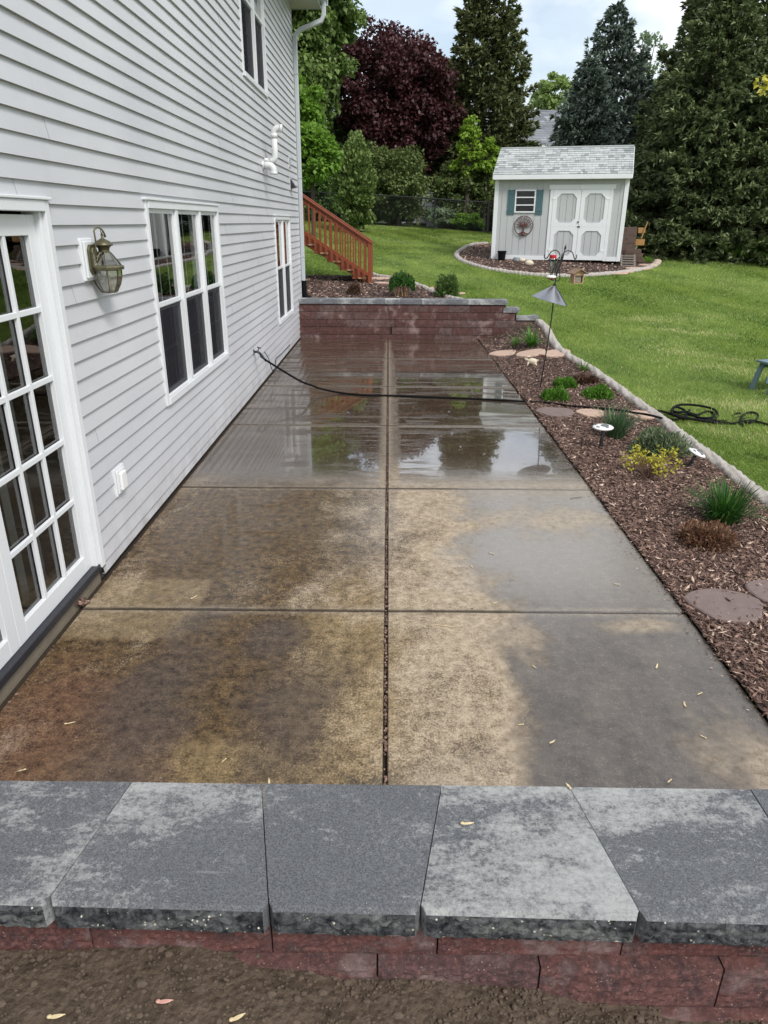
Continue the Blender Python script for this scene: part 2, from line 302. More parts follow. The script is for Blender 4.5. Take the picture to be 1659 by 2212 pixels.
pore = t.ramp(t.vor(75), (0., 1.), (.14, 1.), (.20, 0.)); wc = t.mix(t.math('MULTIPLY', pore, t.ramp(t.noise(6, 3), (.48, 0.), (.58, .8))), wc, (.012, .012, .013)); wc = t.mix(t.ramp(fin, (.56, 0.), (.64, .5)), wc, (.24, .20, .155))
c = t.mix(t.math('MULTIPLY', wet, .88), c, wc)
c = t.mix(t.math('MULTIPLY', lin(Y, 5.7, 6.9), .88), c, t.mix(t.ramp(flk, (.40, 0.), (.62, 1.)), (.026, .016, .009), (.098, .064, .036)))
c = t.mix(t.math('MULTIPLY', lin(Y, 10.5, 13), .45), c, (.055, .026, .016))
seam = MX(t.ramp(t.math('ABSOLUTE', X), (.0, 1.), (.03, .8), (.09, 0.)), t.math('MULTIPLY', t.ramp(strk, (.50, 0.), (.66, .55)), lin(Y, 6, 8)))
c = t.mix(t.math('MULTIPLY', t.math('MULTIPLY', seam, lin(Y, 2, 7)), .7), c, t.mix(fl, (.13, .10, .07), (.34, .28, .21)))
for jy in (3.70, 5.80, 7.86, 9.93, 12.12):
    jd = t.math('ABSOLUTE', t.math('SUBTRACT', Y, jy)); c = t.mix(t.ramp(jd, (.0, .55), (.03, .4), (.07, 0.)), c, t.mix(fl, (.14, .105, .075), (.36, .30, .22)))
for jy in (3.70, 5.80, 7.86, 9.93, 12.12):
    jd = t.math('ABSOLUTE', t.math('SUBTRACT', t.math('ADD', Y, t.math('MULTIPLY', t.math('SUBTRACT', med, .5), .02)), jy)); c = t.mix(t.ramp(jd, (.0, .9), (.006+.0014*jy, .8), (.010+.0026*jy, 0.)), c, (.022, .016, .011))
    pud = t.math('MULTIPLY', pud, t.ramp(jd, (.0, 0.), (.012+.002*jy, .1), (.02+.006*jy, 1.)))
spk = t.ramp(t.vor(48), (0., 1.), (.06, 1.), (.10, 0.)); c = t.mix(t.math('MULTIPLY', spk, t.ramp(t.noise(9, 2), (.52, 0.), (.60, .7))), c, (.62, .56, .46))
dk = t.ramp(t.noise(13, 3, .5), (.70, 0.), (.76, .7)); c = t.mix(dk, c, (.05, .045, .045))
ro = t.mix(wet, t.ramp(flk, (.3, .60), (.7, .42)), t.ramp(flk, (.3, .16), (.7, .34))); ro = t.mix(pud, ro, .03)
t.set(col=c, rough=ro, spec=t.mix(pud, t.mix(wet, .22, .5), .9), coat=MX(t.math('MULTIPLY', pud, t.math('MULTIPLY_ADD', lin(X, -1.25, -.35), .55, .45)), t.math('MULTIPLY', wetR, t.math('MULTIPLY_ADD', lin(Y, 3., 4.6), .5, .15)), t.math('MULTIPLY', shn, .6)), coatr=t.mix(pud, .20, .012)); t.b.inputs['Coat IOR'].default_value = 1.85
rip = t.noise(7, 3, .5, t.co((1., 1.6, 1))); ripx = t.n('ShaderNodeTexWave', bands_direction='X'); ripx.inputs['Scale'].default_value = 3.3; ripx.inputs['Distortion'].default_value = 4; ripx.inputs['Detail'].default_value = 2; ripx.inputs['Detail Scale'].default_value = 1.5
t.l(t.co((1, .25, 1)), ripx.inputs[0])
rx = t.math('MULTIPLY', t.math('MULTIPLY', ripx.outputs['Fac'], t.math('SUBTRACT', 1, lin(X, -1.3, -.9))), lin(Y, 4.0, 5.5))
hb = t.math('ADD', t.math('MULTIPLY', rip, .5), t.math('MULTIPLY', rx, .9))
b1 = t.n('ShaderNodeBump'); b1.inputs['Strength'].default_value = .55; b1.inputs['Distance'].default_value = .004; t.l(hb, b1.inputs['Height'])
hg = t.math('MULTIPLY', t.math('ADD', fin, t.math('MULTIPLY', grit, .5)), t.math('SUBTRACT', 1, t.math('MULTIPLY', MX(pud, t.math('MULTIPLY', wetR, .75)), .96)))
t.bump(hg, .6, .006, b1.outputs[0]); M['wet_concrete'] = t.m

# ------------------------------------------------------------------ mesh builder
class MB:
    def __init__(s): s.v = []; s.f = []; s.mi = []; s.tint = []; s.cm = 0; s.ct = .5
    def add(s, vs, fs):
        o = len(s.v); s.v += [tuple(float(c) for c in v) for v in vs]
        for f in fs: s.f.append(tuple(i+o for i in f)); s.mi.append(s.cm); s.tint.append(s.ct)
    def box(s, x0, x1, y0, y1, z0, z1, mat=None):
        vs = [(x, y, z) for x in (x0, x1) for y in (y0, y1) for z in (z0, z1)]
        if mat is not None: vs = [tuple(mat @ Vector(v)) for v in vs]
        s.add(vs, [(0, 1, 3, 2), (4, 6, 7, 5), (0, 4, 5, 1), (2, 3, 7, 6), (0, 2, 6, 4), (1, 5, 7, 3)]); return s
    def bar(s, a, b, wd, ht, upv=(0, 0, 1)):
        a, b = Vector(a), Vector(b); d = (b-a); ln = d.length; d.normalize(); sd = d.cross(Vector(upv)).normalized(); u = sd.cross(d)
        m = Matrix([[sd.x, d.x, u.x, a.x], [sd.y, d.y, u.y, a.y], [sd.z, d.z, u.z, a.z], [0, 0, 0, 1]])
        return s.box(-wd/2, wd/2, 0, ln, -ht/2, ht/2, m)
    def tube(s, pts, r, n=8, caps=True):
        pts = [Vector(p) for p in pts]; k = len(pts); rs = r if isinstance(r, (list, tuple)) else [r]*k; vs = []; prev = None
        for i, p in enumerate(pts):
            d = (pts[min(i+1, k-1)]-pts[max(i-1, 0)]).normalized()
            if prev is None: a = d.orthogonal().normalized()
            else: a = (prev-d*prev.dot(d)); a = a.normalized() if a.length > 1e-6 else d.orthogonal().normalized()
            prev = a; b = d.cross(a)
            for j in range(n):
                q = 2*PI*j/n; vs.append(p+(a*math.cos(q)+b*math.sin(q))*rs[i])
        fs = [(i*n+j, i*n+(j+1) % n, (i+1)*n+(j+1) % n, (i+1)*n+j) for i in range(k-1) for j in range(n)]
        if caps: fs += [tuple(range(n))[::-1], tuple((k-1)*n+j for j in range(n))]
        s.add(vs, fs); return s
    def lathe(s, prof, c=(0, 0, 0), n=24, ph=0, mat=None):
        vs = []; k = len(prof)
        for (r, z) in prof:
            for j in range(n):
                q = 2*PI*j/n+ph; v = (r*math.cos(q), r*math.sin(q), z)
                if mat is not None: v = mat @ Vector(v)
                vs.append((v[0]+c[0], v[1]+c[1], v[2]+c[2]))
        fs = [(i*n+j, i*n+(j+1) % n, (i+1)*n+(j+1) % n, (i+1)*n+j) for i in range(k-1) for j in range(n)]
        fs += [tuple(range(n))[::-1], tuple((k-1)*n+j for j in range(n))]
        s.add(vs, fs); return s
    def prism(s, poly, z0, z1, mat=None):
        n = len(poly); vs = [(x, y, z0) for x, y in poly]+[(x, y, z1) for x, y in poly]
        if mat is not None: vs = [tuple(mat @ Vector(v)) for v in vs]
        s.add(vs, [tuple(range(n))[::-1], tuple(range(n, 2*n))]+[(i, (i+1) % n, n+(i+1) % n, n+i) for i in range(n)]); return s
    def ell(s, c, r, n=12, k=8, mat=None):
        pr = [(max(1e-4, math.sin(PI*i/k)), -math.cos(PI*i/k)) for i in range(k+1)]
        m = Matrix.Diagonal((*r, 1)); m = (mat @ m) if mat is not None else m
        return s.lathe(pr, c, n, 0, m)
    def build(s, name, mat, parent=None, smooth=False, bevel=0, loc=None, rot=None):
        me = bpy.data.meshes.new(name); me.from_pydata(s.v, [], s.f)
        mats = mat if isinstance(mat, (list, tuple)) else [mat]
        for q in mats: me.materials.append(M[q] if isinstance(q, str) else q)
        me.polygons.foreach_set('material_index', s.mi)
        at = me.attributes.new('tint', 'FLOAT', 'FACE'); at.data.foreach_set('value', s.tint)
        if smooth: me.polygons.foreach_set('use_smooth', [True]*len(s.f))
        me.update(); o = bpy.data.objects.new(name, me); COL.objects.link(o)
        if parent: o.parent = parent
        if loc is not None: o.location = loc
        if rot is not None: o.rotation_euler = rot
        if bevel:
            b = o.modifiers.new('bevel', 'BEVEL'); b.width = bevel; b.segments = 2; b.limit_method = 'ANGLE'; b.angle_limit = R(40)
        return o
def npmesh(name, V, nv, mat, tint, parent=None, tris=False):
    """V: (N*nv,3) points, N faces of nv corners each"""
    V = np.ascontiguousarray(V, dtype=np.float32); N = len(V)//nv; me = bpy.data.meshes.new(name)
    me.vertices.add(len(V)); me.vertices.foreach_set('co', V.ravel()); me.loops.add(len(V)); me.loops.foreach_set('vertex_index', np.arange(len(V), dtype=np.int32))
    me.polygons.add(N); me.polygons.foreach_set('loop_start', np.arange(0, len(V), nv, dtype=np.int32))
    me.polygons.foreach_set('loop_total', np.full(N, nv, dtype=np.int32))
    at = me.attributes.new('tint', 'FLOAT', 'FACE'); at.data.foreach_set('value', np.asarray(tint, dtype=np.float32))
    me.materials.append(M[mat]); me.update(calc_edges=True); me.validate()
    o = bpy.data.objects.new(name, me); COL.objects.link(o)
    if parent: o.parent = parent
    return o
def tag(o, label=None, cat=None, group=None, kind=None):
    for k, v in (('label', label), ('category', cat), ('group', group), ('kind', kind)):
        if v: o[k] = v
    return o
def empty(name, loc=(0, 0, 0), rz=0, **k):
    o = bpy.data.objects.new(name, None); COL.objects.link(o); o.location = loc; o.rotation_euler = (0, 0, rz); o.empty_display_size = .1
    return tag(o, **k)

# ------------------------------------------------------------------ terrain
def sm(a, b, t): t = np.clip((np.asarray(t, float)-a)/(b-a), 0, 1); return t*t*(3-2*t)
WY = 14.32      # face of the far retaining wall
def Rz(y): return np.interp(y, [0, 9.3, 10.5, 12, 14.4, 22, 33, 60, 400], [0, 0, .05, .16, .37, 1.18, 1.93, 2.6, 3.5])
def Lz(y): return np.interp(y, [14.4, 22, 33, 60, 400], [.66, 1.2, 1.95, 2.6, 3.5])
def gz(x, y):
    x = np.asarray(x, float); y = np.asarray(y, float)
    k = np.where(y < WY+.12, 1., sm(1.9, 3.3, x)*(1-sm(18, 22, y))+sm(18, 22, y)*0)
    z = Rz(y)*k+np.where(y < WY+.12, Rz(y), Lz(y))*(1-k)
    z = np.where(y < WY+.12, z*(.02+.98*sm(1.8, 3.1, x)), z)
    z = z-.055*np.clip(x, -4, 7)*sm(22, 32, y)+.012*np.sin(x*1.3+y*.7)*sm(9, 14, y)
    return z
def at(px, py, dz=0):
    d = ray(px, py); d = d/np.linalg.norm(d); t0 = .5; t = t0
    while t < 400:
        p = CAM+d*t
        if p[2] < gz(p[0], p[1])+dz: break
        t0 = t; t += .03+.004*t
    for _ in range(20):
        q = (t0+t)/2; p = CAM+d*q
        if p[2] < gz(p[0], p[1])+dz: t = q
        else: t0 = q
    return CAM+d*t
def aty(px, py, Y): d = ray(px, py); return CAM+d*(Y/d[1])
def atz(px, py, z): d = ray(px, py); return CAM+d*((z-H)/d[2])
def V3(p): return Vector([float(c) for c in p])

xs = np.unique(np.concatenate([[-400, -150, -60, -30, -15, -8, -4, -2.3], np.linspace(-1.72, 1.72, 12), [1.80, 1.86], np.linspace(1.95, 9, 48), np.linspace(9.4, 20, 20), [25, 35, 60, 150, 400]]))
ys = np.unique(np.concatenate([[-60, -20, -5, 0, 1.35, 1.47, 1.6], np.linspace(2.5, 14.0, 60), [14.2, 14.38, 14.46], np.linspace(14.6, 26, 60), np.linspace(26.5, 40, 20), [45, 55, 80, 150, 400, 900]]))
gx, gy = np.meshgrid(xs, ys); Z = gz(gx, gy)
inpat = (gx < 1.90) & (gy < 14.42); Z = np.where(inpat, -.22, Z); Z = np.where(gy < 1.5, -.22, Z)
Z = np.where((gx < -2.0) & (gy < 14.9), -.25, Z)
nx = len(xs); vs = np.stack([gx.ravel(), gy.ravel(), Z.ravel()], 1)
mb = MB(); mb.v = [tuple(v) for v in vs]
for j in range(len(ys)-1):
    for i in range(nx-1): mb.f.append((j*nx+i, j*nx+i+1, (j+1)*nx+i+1, (j+1)*nx+i)); mb.mi.append(0); mb.tint.append(.5)
tag(mb.build('lawn', 'lawn', smooth=True), kind='structure')

# polygons of the planting beds
def inpoly(px, py, poly):
    ins = np.zeros(np.shape(px), bool); n = len(poly)
    for i in range(n):
        x1, y1 = poly[i]; x2, y2 = poly[(i+1) % n]
        c = ((y1 > py) != (y2 > py)) & (px < (x2-x1)*(py-y1)/(y2-y1+1e-12)+x1); ins ^= c
    return ins
def smoothpath(pts, n=8, closed=False):
    pts = [Vector(p) for p in pts]; out = []; k = len(pts)
    for i in range(k if closed else k-1):
        p0 = pts[(i-1) % k] if closed or i > 0 else pts[i]; p1 = pts[i]; p2 = pts[(i+1) % k]; p3 = pts[(i+2) % k] if closed or i+2 < k else p2
        for j in range(n):
            s = j/n; out.append(.5*((2*p1)+(p2-p0)*s+(2*p0-5*p1+4*p2-p3)*s*s+(3*p1-p0-3*p2+p3)*s**3))
    if not closed: out.append(pts[-1])
    return out
low_edge_px = [(1163, 696), (1180, 712), (1192, 735), (1208, 757), (1240, 780), (1272, 797), (1310, 824), (1345, 850), (1385, 880), (1430, 912), (1470, 945), (1510, 975), (1560, 1012), (1610, 1052), (1656, 1088)]
LE = [at(*p) for p in low_edge_px]; LE = [Vector((p[0], p[1], 0)) for p in LE]
LE[0].y = min(LE[0].y, WY-.02); dlt = LE[-1]-LE[-3]; LE += [LE[-1]+dlt*1.0, LE[-1]+dlt*2.2, LE[-1]+dlt*3.4]
LE = smoothpath(LE, 6)
low_poly = [(1.782, WY-.02)]+[(p.x, p.y) for p in LE]+[(LE[-1].x, 1.5), (1.782, 1.5)]
def bedsheet(name, poly, dz=.015, step=.16):
    px = [p[0] for p in poly]; py = [p[1] for p in poly]
    import bmesh
    bm = bmesh.new(); vs = [bm.verts.new((x, y, 0)) for x, y in poly]; bm.faces.new(vs)
    bmesh.ops.triangulate(bm, faces=bm.faces[:])
    bmesh.ops.subdivide_edges(bm, edges=bm.edges[:], cuts=1)
    for _ in range(5):
        long = [e for e in bm.edges if e.calc_length() > step*2.2]
        if not long: break
        bmesh.ops.subdivide_edges(bm, edges=long, cuts=1); bmesh.ops.triangulate(bm, faces=[f for f in bm.faces if len(f.verts) > 3])
    for v in bm.verts: v.co.z = float(gz(v.co.x, v.co.y))+dz
    bmesh.ops.recalc_face_normals(bm, faces=bm.faces[:])
    me = bpy.data.meshes.new(name); bm.to_mesh(me); bm.free(); me.materials.append(M['mulch_ground'])
    o = bpy.data.objects.new(name, me); COL.objects.link(o); return tag(o, kind='structure')
bedsheet('planting_bed', low_poly)
up_edge_px = [(1003, 652), (975, 645), (945, 637), (915, 622), (880, 610), (845, 602), (815, 597), (800, 592)]
UE = [at(*p) for p in up_edge_px]; UE = [Vector((p[0], p[1], 0)) for p in UE]; UE[0].y = max(UE[0].y, 14.62)
UE = smoothpath(UE, 5)
up_poly = [(UE[0].x, 14.5)]+[(p.x, p.y) for p in UE]+[(UE[-1].x-.3, 18.2), (-3.4, 18.2), (-3.4, 14.5)]
bedsheet('hillside_bed', up_poly)
sh_px = [(1052, 527), (1025, 529), (1003, 537), (987, 549), (990, 559), (1008, 569), (1045, 580), (1100, 589), (1160, 595), (1240, 597), (1320, 592), (1375, 585), (1410, 577), (1419, 568), (1408, 557), (1388, 549), (1375, 546)]
SE = [at(*p) for p in sh_px]; SE = [Vector((p[0], p[1], 0)) for p in SE]; SE = smoothpath(SE, 5)
sh_poly = [(p.x, p.y) for p in SE]
bedsheet('shed_bed', sh_poly)

def curb(path, wd, ht, label, name='bed_edging', jit=.012, dz=0):
    mb = MB(); prof = [(-.5, -.6), (-.5, .45), (-.34, .86), (0, 1.), (.34, .86), (.5, .45), (.5, -.6)]; P = []
    # resample
    pts = [path[0]]
    for p in path[1:]:
        while (p-pts[-1]).length > .03: pts.append(pts[-1]+(p-pts[-1]).normalized()*.028)
    k = len(pts); n = len(prof); vs = []
    for i, p in enumerate(pts):
        d = (pts[min(i+2, k-1)]-pts[max(i-2, 0)]); d.z = 0; d.normalize(); s = Vector((d.y, -d.x, 0)); z = float(gz(p.x, p.y))+dz
        for a, b in prof: q = p+s*(a*wd+random.uniform(-jit, jit)*.5); vs.append((q.x, q.y, z+b*ht+random.uniform(-jit, jit)*.35+(.006*math.sin(i*1.25+a*5)+.004*math.sin(i*.31) if b > .4 else 0)))
    fs = [(i*n+j, i*n+j+1, (i+1)*n+j+1, (i+1)*n+j) for i in range(k-1) for j in range(n-1)]+[tuple(range(n)), tuple((k-1)*n+j for j in range(n))[::-1]]
    mb.add(vs, fs); return tag(mb.build(name, 'curb', smooth=True), label, 'edging')
curb(LE, .145, .065, 'pale concrete curb with rope texture between brown mulch bed and lawn')
curb(UE, .12, .06, 'short pale curb behind the far block wall beside the red stairs')
curb(SE, .15, .07, 'curved pale curb around the mulch bed of the grey shed')

def chips(name, poly, n, lo, hi, wmul=1, seed=1, bright=.12, bias=None, z0=.012):
    g = np.random.default_rng(seed); px = [p[0] for p in poly]; py = [p[1] for p in poly]; K = int(n*4)
    x = g.uniform(min(px), max(px), K); y = g.uniform(min(py), max(py), K)
    if bias: keep = g.random(K) < bias(x, y); x, y = x[keep], y[keep]
    k = inpoly(x, y, poly); x, y = x[k][:n], y[k][:n]; N = len(x)
    ln = g.uniform(lo, hi, N)/2; wd = ln*g.uniform(.12, .38, N)*wmul; a = g.uniform(0, 2*PI, N); ti = g.normal(0, .32, N); z = gz(x, y)+z0+np.abs(g.normal(0, .012, N))
    d = np.stack([np.cos(a)*np.cos(ti), np.sin(a)*np.cos(ti), np.sin(ti)], 1); s = np.stack([-np.sin(a), np.cos(a), g.normal(0, .5, N)], 1)
    c = np.stack([x, y, z], 1); ridge = np.stack([np.zeros(N), np.zeros(N), wd*.6], 1)
    A = c-d*ln[:, None]; B = c+d*ln[:, None]; Cc = c+s*wd[:, None]-ridge; D = c-s*wd[:, None]-ridge
    Vv = np.empty((N*2, 3, 3)); Vv[0::2, 0] = A; Vv[0::2, 1] = D; Vv[0::2, 2] = B; Vv[1::2, 0] = A; Vv[1::2, 1] = B; Vv[1::2, 2] = Cc
    tn = g.random(N)**1.6*.72; tn = np.where(g.random(N) < bright, g.uniform(.8, 1, N), tn)
    o = npmesh(name, Vv.reshape(-1, 3), 3, 'mulch_chip', np.repeat(tn, 2)); return tag(o, kind='stuff')
chips('mulch', low_poly, 95000, .02, .062, seed=3, bright=.07, bias=lambda x, y: np.clip(40/(x*x+y*y), .12, 1))
chips('mulch', up_poly, 9000, .04, .10, seed=4, bright=.14)
chips('mulch', sh_poly, 16000, .045, .11, seed=5, bright=.16)

# grass blades
def grass(name, n, region, hlo, hhi, wlo, seed, bias=None, mat='grass_blade', thatch=None):
    g = np.random.default_rng(seed); x0, x1, y0, y1 = region; K = int(n*3.2)
    # distance-weighted sampling
    y = y0*(y1/y0)**g.random(K); x = g.uniform(x0, x1, K)
    k = np.abs(x) < (y*.66+1.5); x, y = x[k], y[k]
    k = ~(inpoly(x, y, low_poly) | inpoly(x, y, up_poly) | inpoly(x, y, sh_poly)) & ~((x < 1.9) & (y < 14.6)) & ~((y < WY+.25) & (y > WY-.2) & (x < 2.97)) & ~((x < -1.6) & (y < 15))
    k &= ~((y < WY) & (x < np.interp(y, [p.y for p in LE][::-1], [p.x for p in LE][::-1])+.06))
    x, y = x[k][:n], y[k][:n]; N = len(x); dist = np.hypot(x, y)
    h = g.uniform(hlo, hhi, N)*np.where(g.random(N) < .04, 1.6, 1.)*(1+.0*dist); wd = wlo*(.5+dist/9)*g.uniform(.7, 1.3, N); a = g.uniform(0, 2*PI, N)
    swirl = np.sin(x*.9+1.3*np.sin(y*.7))*2+y*.3; la = swirl+g.normal(0, .9, N); ll = h*g.uniform(.2, 1.1, N)
    z = gz(x, y)
    base = np.stack([x, y, z-.004], 1); s = np.stack([np.cos(a), np.sin(a), 0*a], 1)*wd[:, None]; tip = base+np.stack([np.cos(la)*ll, np.sin(la)*ll, h*.8], 1)
    Vv = np.stack([base-s, base+s, tip], 1)
    def vn(x, y, f, sd):   # cheap value noise
        q = np.random.default_rng(sd).random((256, 256)); u = x*f+97; v = y*f+31; i = np.floor(u).astype(int); j = np.floor(v).astype(int); a_ = u-i; b_ = v-j; a_ = a_*a_*(3-2*a_); b_ = b_*b_*(3-2*b_)
        Q = lambda m, n_: q[m % 256, n_ % 256]
        return (Q(i, j)*(1-a_)+Q(i+1, j)*a_)*(1-b_)+(Q(i, j+1)*(1-a_)+Q(i+1, j+1)*a_)*b_
    pn = .5*vn(x, y, 1.1, 1)+.3*vn(x, y, 3.1, 2)+.2*vn(x, y, 9, 3)
    tn = np.clip(.0+.36*g.random(N)+1.05*(pn-.28)+.10*np.tanh(3*np.sin((x*.94+y*.34)*5.2))*sm(6, 10, y), 0, .80); tn = np.where(g.random(N) < .03+.16*(vn(x, y, .8, 5) > .55)*vn(x, y, 5, 6), g.uniform(.82, .95, N), tn)
    for (cx_, cy_, rx_, ry_, an) in THATCH:
        u = (x-cx_)*math.cos(an)+(y-cy_)*math.sin(an); v = -(x-cx_)*math.sin(an)+(y-cy_)*math.cos(an); f = np.exp(-((u/rx_)**2+(v/ry_)**2))*(.4+vn(x, y, 6, 8)); tn = np.where(g.random(N) < f*.85, g.uniform(.8, 1., N), tn)
    o = npmesh(name, Vv.reshape(-1, 3), 3, mat, tn); return tag(o, kind='stuff')
THATCH = [(*at(px, py)[:2], a_, b_, c_) for px, py, a_, b_, c_ in ((1590, 800, .9, .22, -.5), (1530, 770, .9, .25, -.5), (1640, 880, .8, .3, -.3), (1600, 940, .9, .25, -.6), (1400, 690, 1.2, .3, .1), (1500, 720, .8, .2, -.4))]
grass('grass', 420000, (-6, 13, 4.2, 34), .03, .06, .0026, 11)

# ------------------------------------------------------------------ patio, walls
WA, WB = -1.8715, .0085        # house wall line x = WA + WB*y
def wx(y): return WA+WB*y
mb = MB(); J = [1.46, 3.70, 5.80, 7.86, 9.93, 12.12, WY-.004]; gp = .007
def slab(x0a, x0b, x1a, x1b, y0, y1):
    e = .008; zt = 0.; zb = -.12
    pts = lambda i, z: [(x0a+i, y0+i, z), (x1a-i, y0+i, z), (x1b-i, y1-i, z), (x0b+i, y1-i, z)]
    vs = pts(0, zb)+pts(0, zt-e)+pts(e*.6, zt)
    fs = [(8, 9, 10, 11)]+[(i, (i+1) % 4, 4+(i+1) % 4, 4+i) for i in range(4)]+[(4+i, 4+(i+1) % 4, 8+(i+1) % 4, 8+i) for i in range(4)]
    mb.add(vs, fs)
for i in range(len(J)-1):
    y0, y1 = J[i]+gp*1.1, J[i+1]-gp*1.1
    slab(wx(y0)+.028, wx(y1)+.028, -gp*1.5, -gp*1.5, y0, y1); slab(gp*1.5, gp*1.5, 1.785, 1.785-.012*(i == 5), y0, y1)
pat = mb.build('patio', 'wet_concrete'); tag(pat, kind='structure')
t = NT('joint_dirt'); n = t.noise(60, 5, .7); t.set(col=t.mix(n, (.008, .005, .003), (.05, .034, .018)), rough=.9); M['joint_dirt'] = t.m
mb = MB(); mb.box(-1.95, 1.80, 1.47, WY-.01, -.14, -.030); mb.build('joint_filler', 'joint_dirt', pat)
# crumbled debris along the centre joint and the house edge (seams of dirt)
g = np.random.default_rng(5); N = 2600; y = g.uniform(2, 14.2, N); x = g.normal(0, .0035, N); hs = g.random(N) < .45; x = np.where(hs, wx(y)+.03+np.abs(g.normal(0, .012, N)), x)
r_ = g.uniform(.003, .008, N); a = g.uniform(0, 6.28, N); cc = np.stack([x, y, g.uniform(-.012, .003, N)], 1)
Vv = np.stack([cc+np.stack([np.cos(a+q)*r_, np.sin(a+q)*r_*1.5, np.sin(q*2)*r_*.5], 1) for q in (0, 1.6, 3.1, 4.7)], 1)
npmesh('joint_debris', Vv.reshape(-1, 3), 4, 'mulch_chip', g.random(N)*.7, pat)

def rough_face_block(mb, x0, x1, yf, yb, z0, z1, amp=.008, res=.02, bulge=.006, yf2=None):
    """block whose -y face is split rough; other faces plain. yf at x0, yf2 at x1"""
    yf2 = yf if yf2 is None else yf2; nx_ = max(2, int((x1-x0)/res)); nz_ = max(2, int((z1-z0)/res)); vs = []; fs = []
    for j in range(nz_+1):
        for i in range(nx_+1):
            u, v = i/nx_, j/nz_; e = min(u*(x1-x0), (1-u)*(x1-x0), v*(z1-z0), (1-v)*(z1-z0)); k = min(1, e/.012)
            vs.append((x0+u*(x1-x0), yf+(yf2-yf)*u-k*(bulge+random.uniform(-amp, amp)), z0+v*(z1-z0)+(random.uniform(-.3, .3)*amp if 0 < j < nz_ else 0)))
    for j in range(nz_):
        for i in range(nx_): q = j*(nx_+1)+i; fs.append((q, q+1, q+nx_+2, q+nx_+1))
    mb.add(vs, fs); A = (x0, yf, z0); B = (x1, yf2, z0); C_ = (x1, yf2, z1); D = (x0, yf, z1)
    vs = [A, B, C_, D, (x0, yb, z0), (x1, yb, z0), (x1, yb, z1), (x0, yb, z1)]
    mb.add(vs, [(3, 2, 6, 7), (0, 4, 5, 1), (1, 5, 6, 2), (0, 3, 7, 4), (4, 7, 6, 5)])

# near retaining wall: individual cap stones and blocks
TZ = .75
nw = empty('retaining_wall', (0, 1.3, 0), label='low foreground block wall with charcoal cap stones over red blocks', cat='retaining wall')
def loc_build(mb, name, mat, root, smooth=False, bevel=0, ctr=None):
    """re-origin the mesh to its centre, child of root"""
    a = np.array(mb.v); c = a.mean(0) if ctr is None else np.array(ctr); mb.v = [tuple(v) for v in (a-c)]
    rl = np.array(root.location); 
    return mb.build(name, mat, root, smooth, bevel, loc=tuple(c-rl))
fs_px = [(-380, 1931), (105, 1943), (579, 1955), (909, 1962), (1384, 1975), (1800, 1986), (2200, 1997)]
bs_px = [(-215, 1685), (285, 1689), (565, 1693), (954, 1697), (1230, 1700), (1621, 1705), (2000, 1709)]
FS = [atz(x, y, TZ) for x, y in fs_px]; BS = [atz(x, y, TZ) for x, y in bs_px]
for i in range(len(FS)-1):
    g_ = .0012; a, b, c_, d_ = FS[i], FS[i+1], BS[i+1], BS[i]
    a = a+np.array([g_, 0, 0]); b = b-np.array([g_, 0, 0]); c_ = c_-np.array([g_, 0, 0]); d_ = d_+np.array([g_, 0, 0])
    mb = MB(); mb.ct = (.55, .60, .52, .50, .68, .60, .5)[i+1] if i < 6 else .5; zt, ze, zb = TZ+random.uniform(-.001, .001), TZ-.009, TZ-.074; o = -.010
    ch = .007  # corner chamfer at the front corners
    fa, fb = a+np.array([0, o, 0]), b+np.array([0, o, 0])
    n_ = max(8, int((b[0]-a[0])/.011)); k_ = 7; V = []
    # top surface, chamfer
    mb.add([(a[0]+ch, a[1], zt), (b[0]-ch, b[1], zt), (b[0], b[1]+ch, zt), (c_[0], c_[1], zt), (d_[0], d_[1], zt), (a[0], a[1]+ch, zt)], [(0, 1, 2, 3, 4, 5)])
    A1, B1 = (fa[0]+ch*1.5, fa[1], ze), (fb[0]-ch*1.5, fb[1], ze); A2, B2 = (a[0], a[1]+ch*1.4, ze), (b[0], b[1]+ch*1.4, ze)
    mb.add([(a[0]+ch, a[1], zt), (b[0]-ch, b[1], zt), B1, A1, (a[0], a[1]+ch, zt), A2, (b[0], b[1]+ch, zt), B2], [(3, 2, 1, 0), (4, 5, 3, 0), (1, 2, 7, 6)])
    mb.add([A2, A1, (A1[0], A1[1], zb), (A2[0], A2[1], zb), B1, B2, (B2[0], B2[1], zb), (B1[0], B1[1], zb), (c_[0], c_[1], zt), (c_[0], c_[1], zb), (d_[0], d_[1], zt), (d_[0], d_[1], zb), (A2[0], A2[1], zt), (B2[0], B2[1], zt)],
           [(0, 3, 2, 1), (4, 7, 6, 5), (8, 13, 6, 9), (10, 11, 3, 12), (8, 9, 11, 10), (2, 3, 11, 9, 6, 7)])
    mb.cm = 1; vs = []; fs = []
    for j in range(k_+1):
        for q in range(n_+1):
            u, v = q/n_, j/k_; e = 1 if 0 < q < n_ and 0 < j < k_ else (.35 if j == k_ and 0 < q < n_ else 0)
            vs.append((A1[0]+(B1[0]-A1[0])*u, A1[1]+(B1[1]-A1[1])*u-e*(.002+random.uniform(-.004, .006)+.004*math.sin(u*9+i)*math.sin(v*3)), ze+(zb-ze)*v+(random.uniform(-.004, .004) if j > 0 else 0)))
    for j in range(k_):
        for q in range(n_): s_ = j*(n_+1)+q; fs.append((s_+n_+1, s_+n_+2, s_+1, s_))
    mb.add(vs, fs)
    o_ = loc_build(mb, 'cap_stone', ['cap_stone', 'cap_split'], nw)
    if i in (3,): o_['label'] = 'cap stone blotched with white efflorescence'
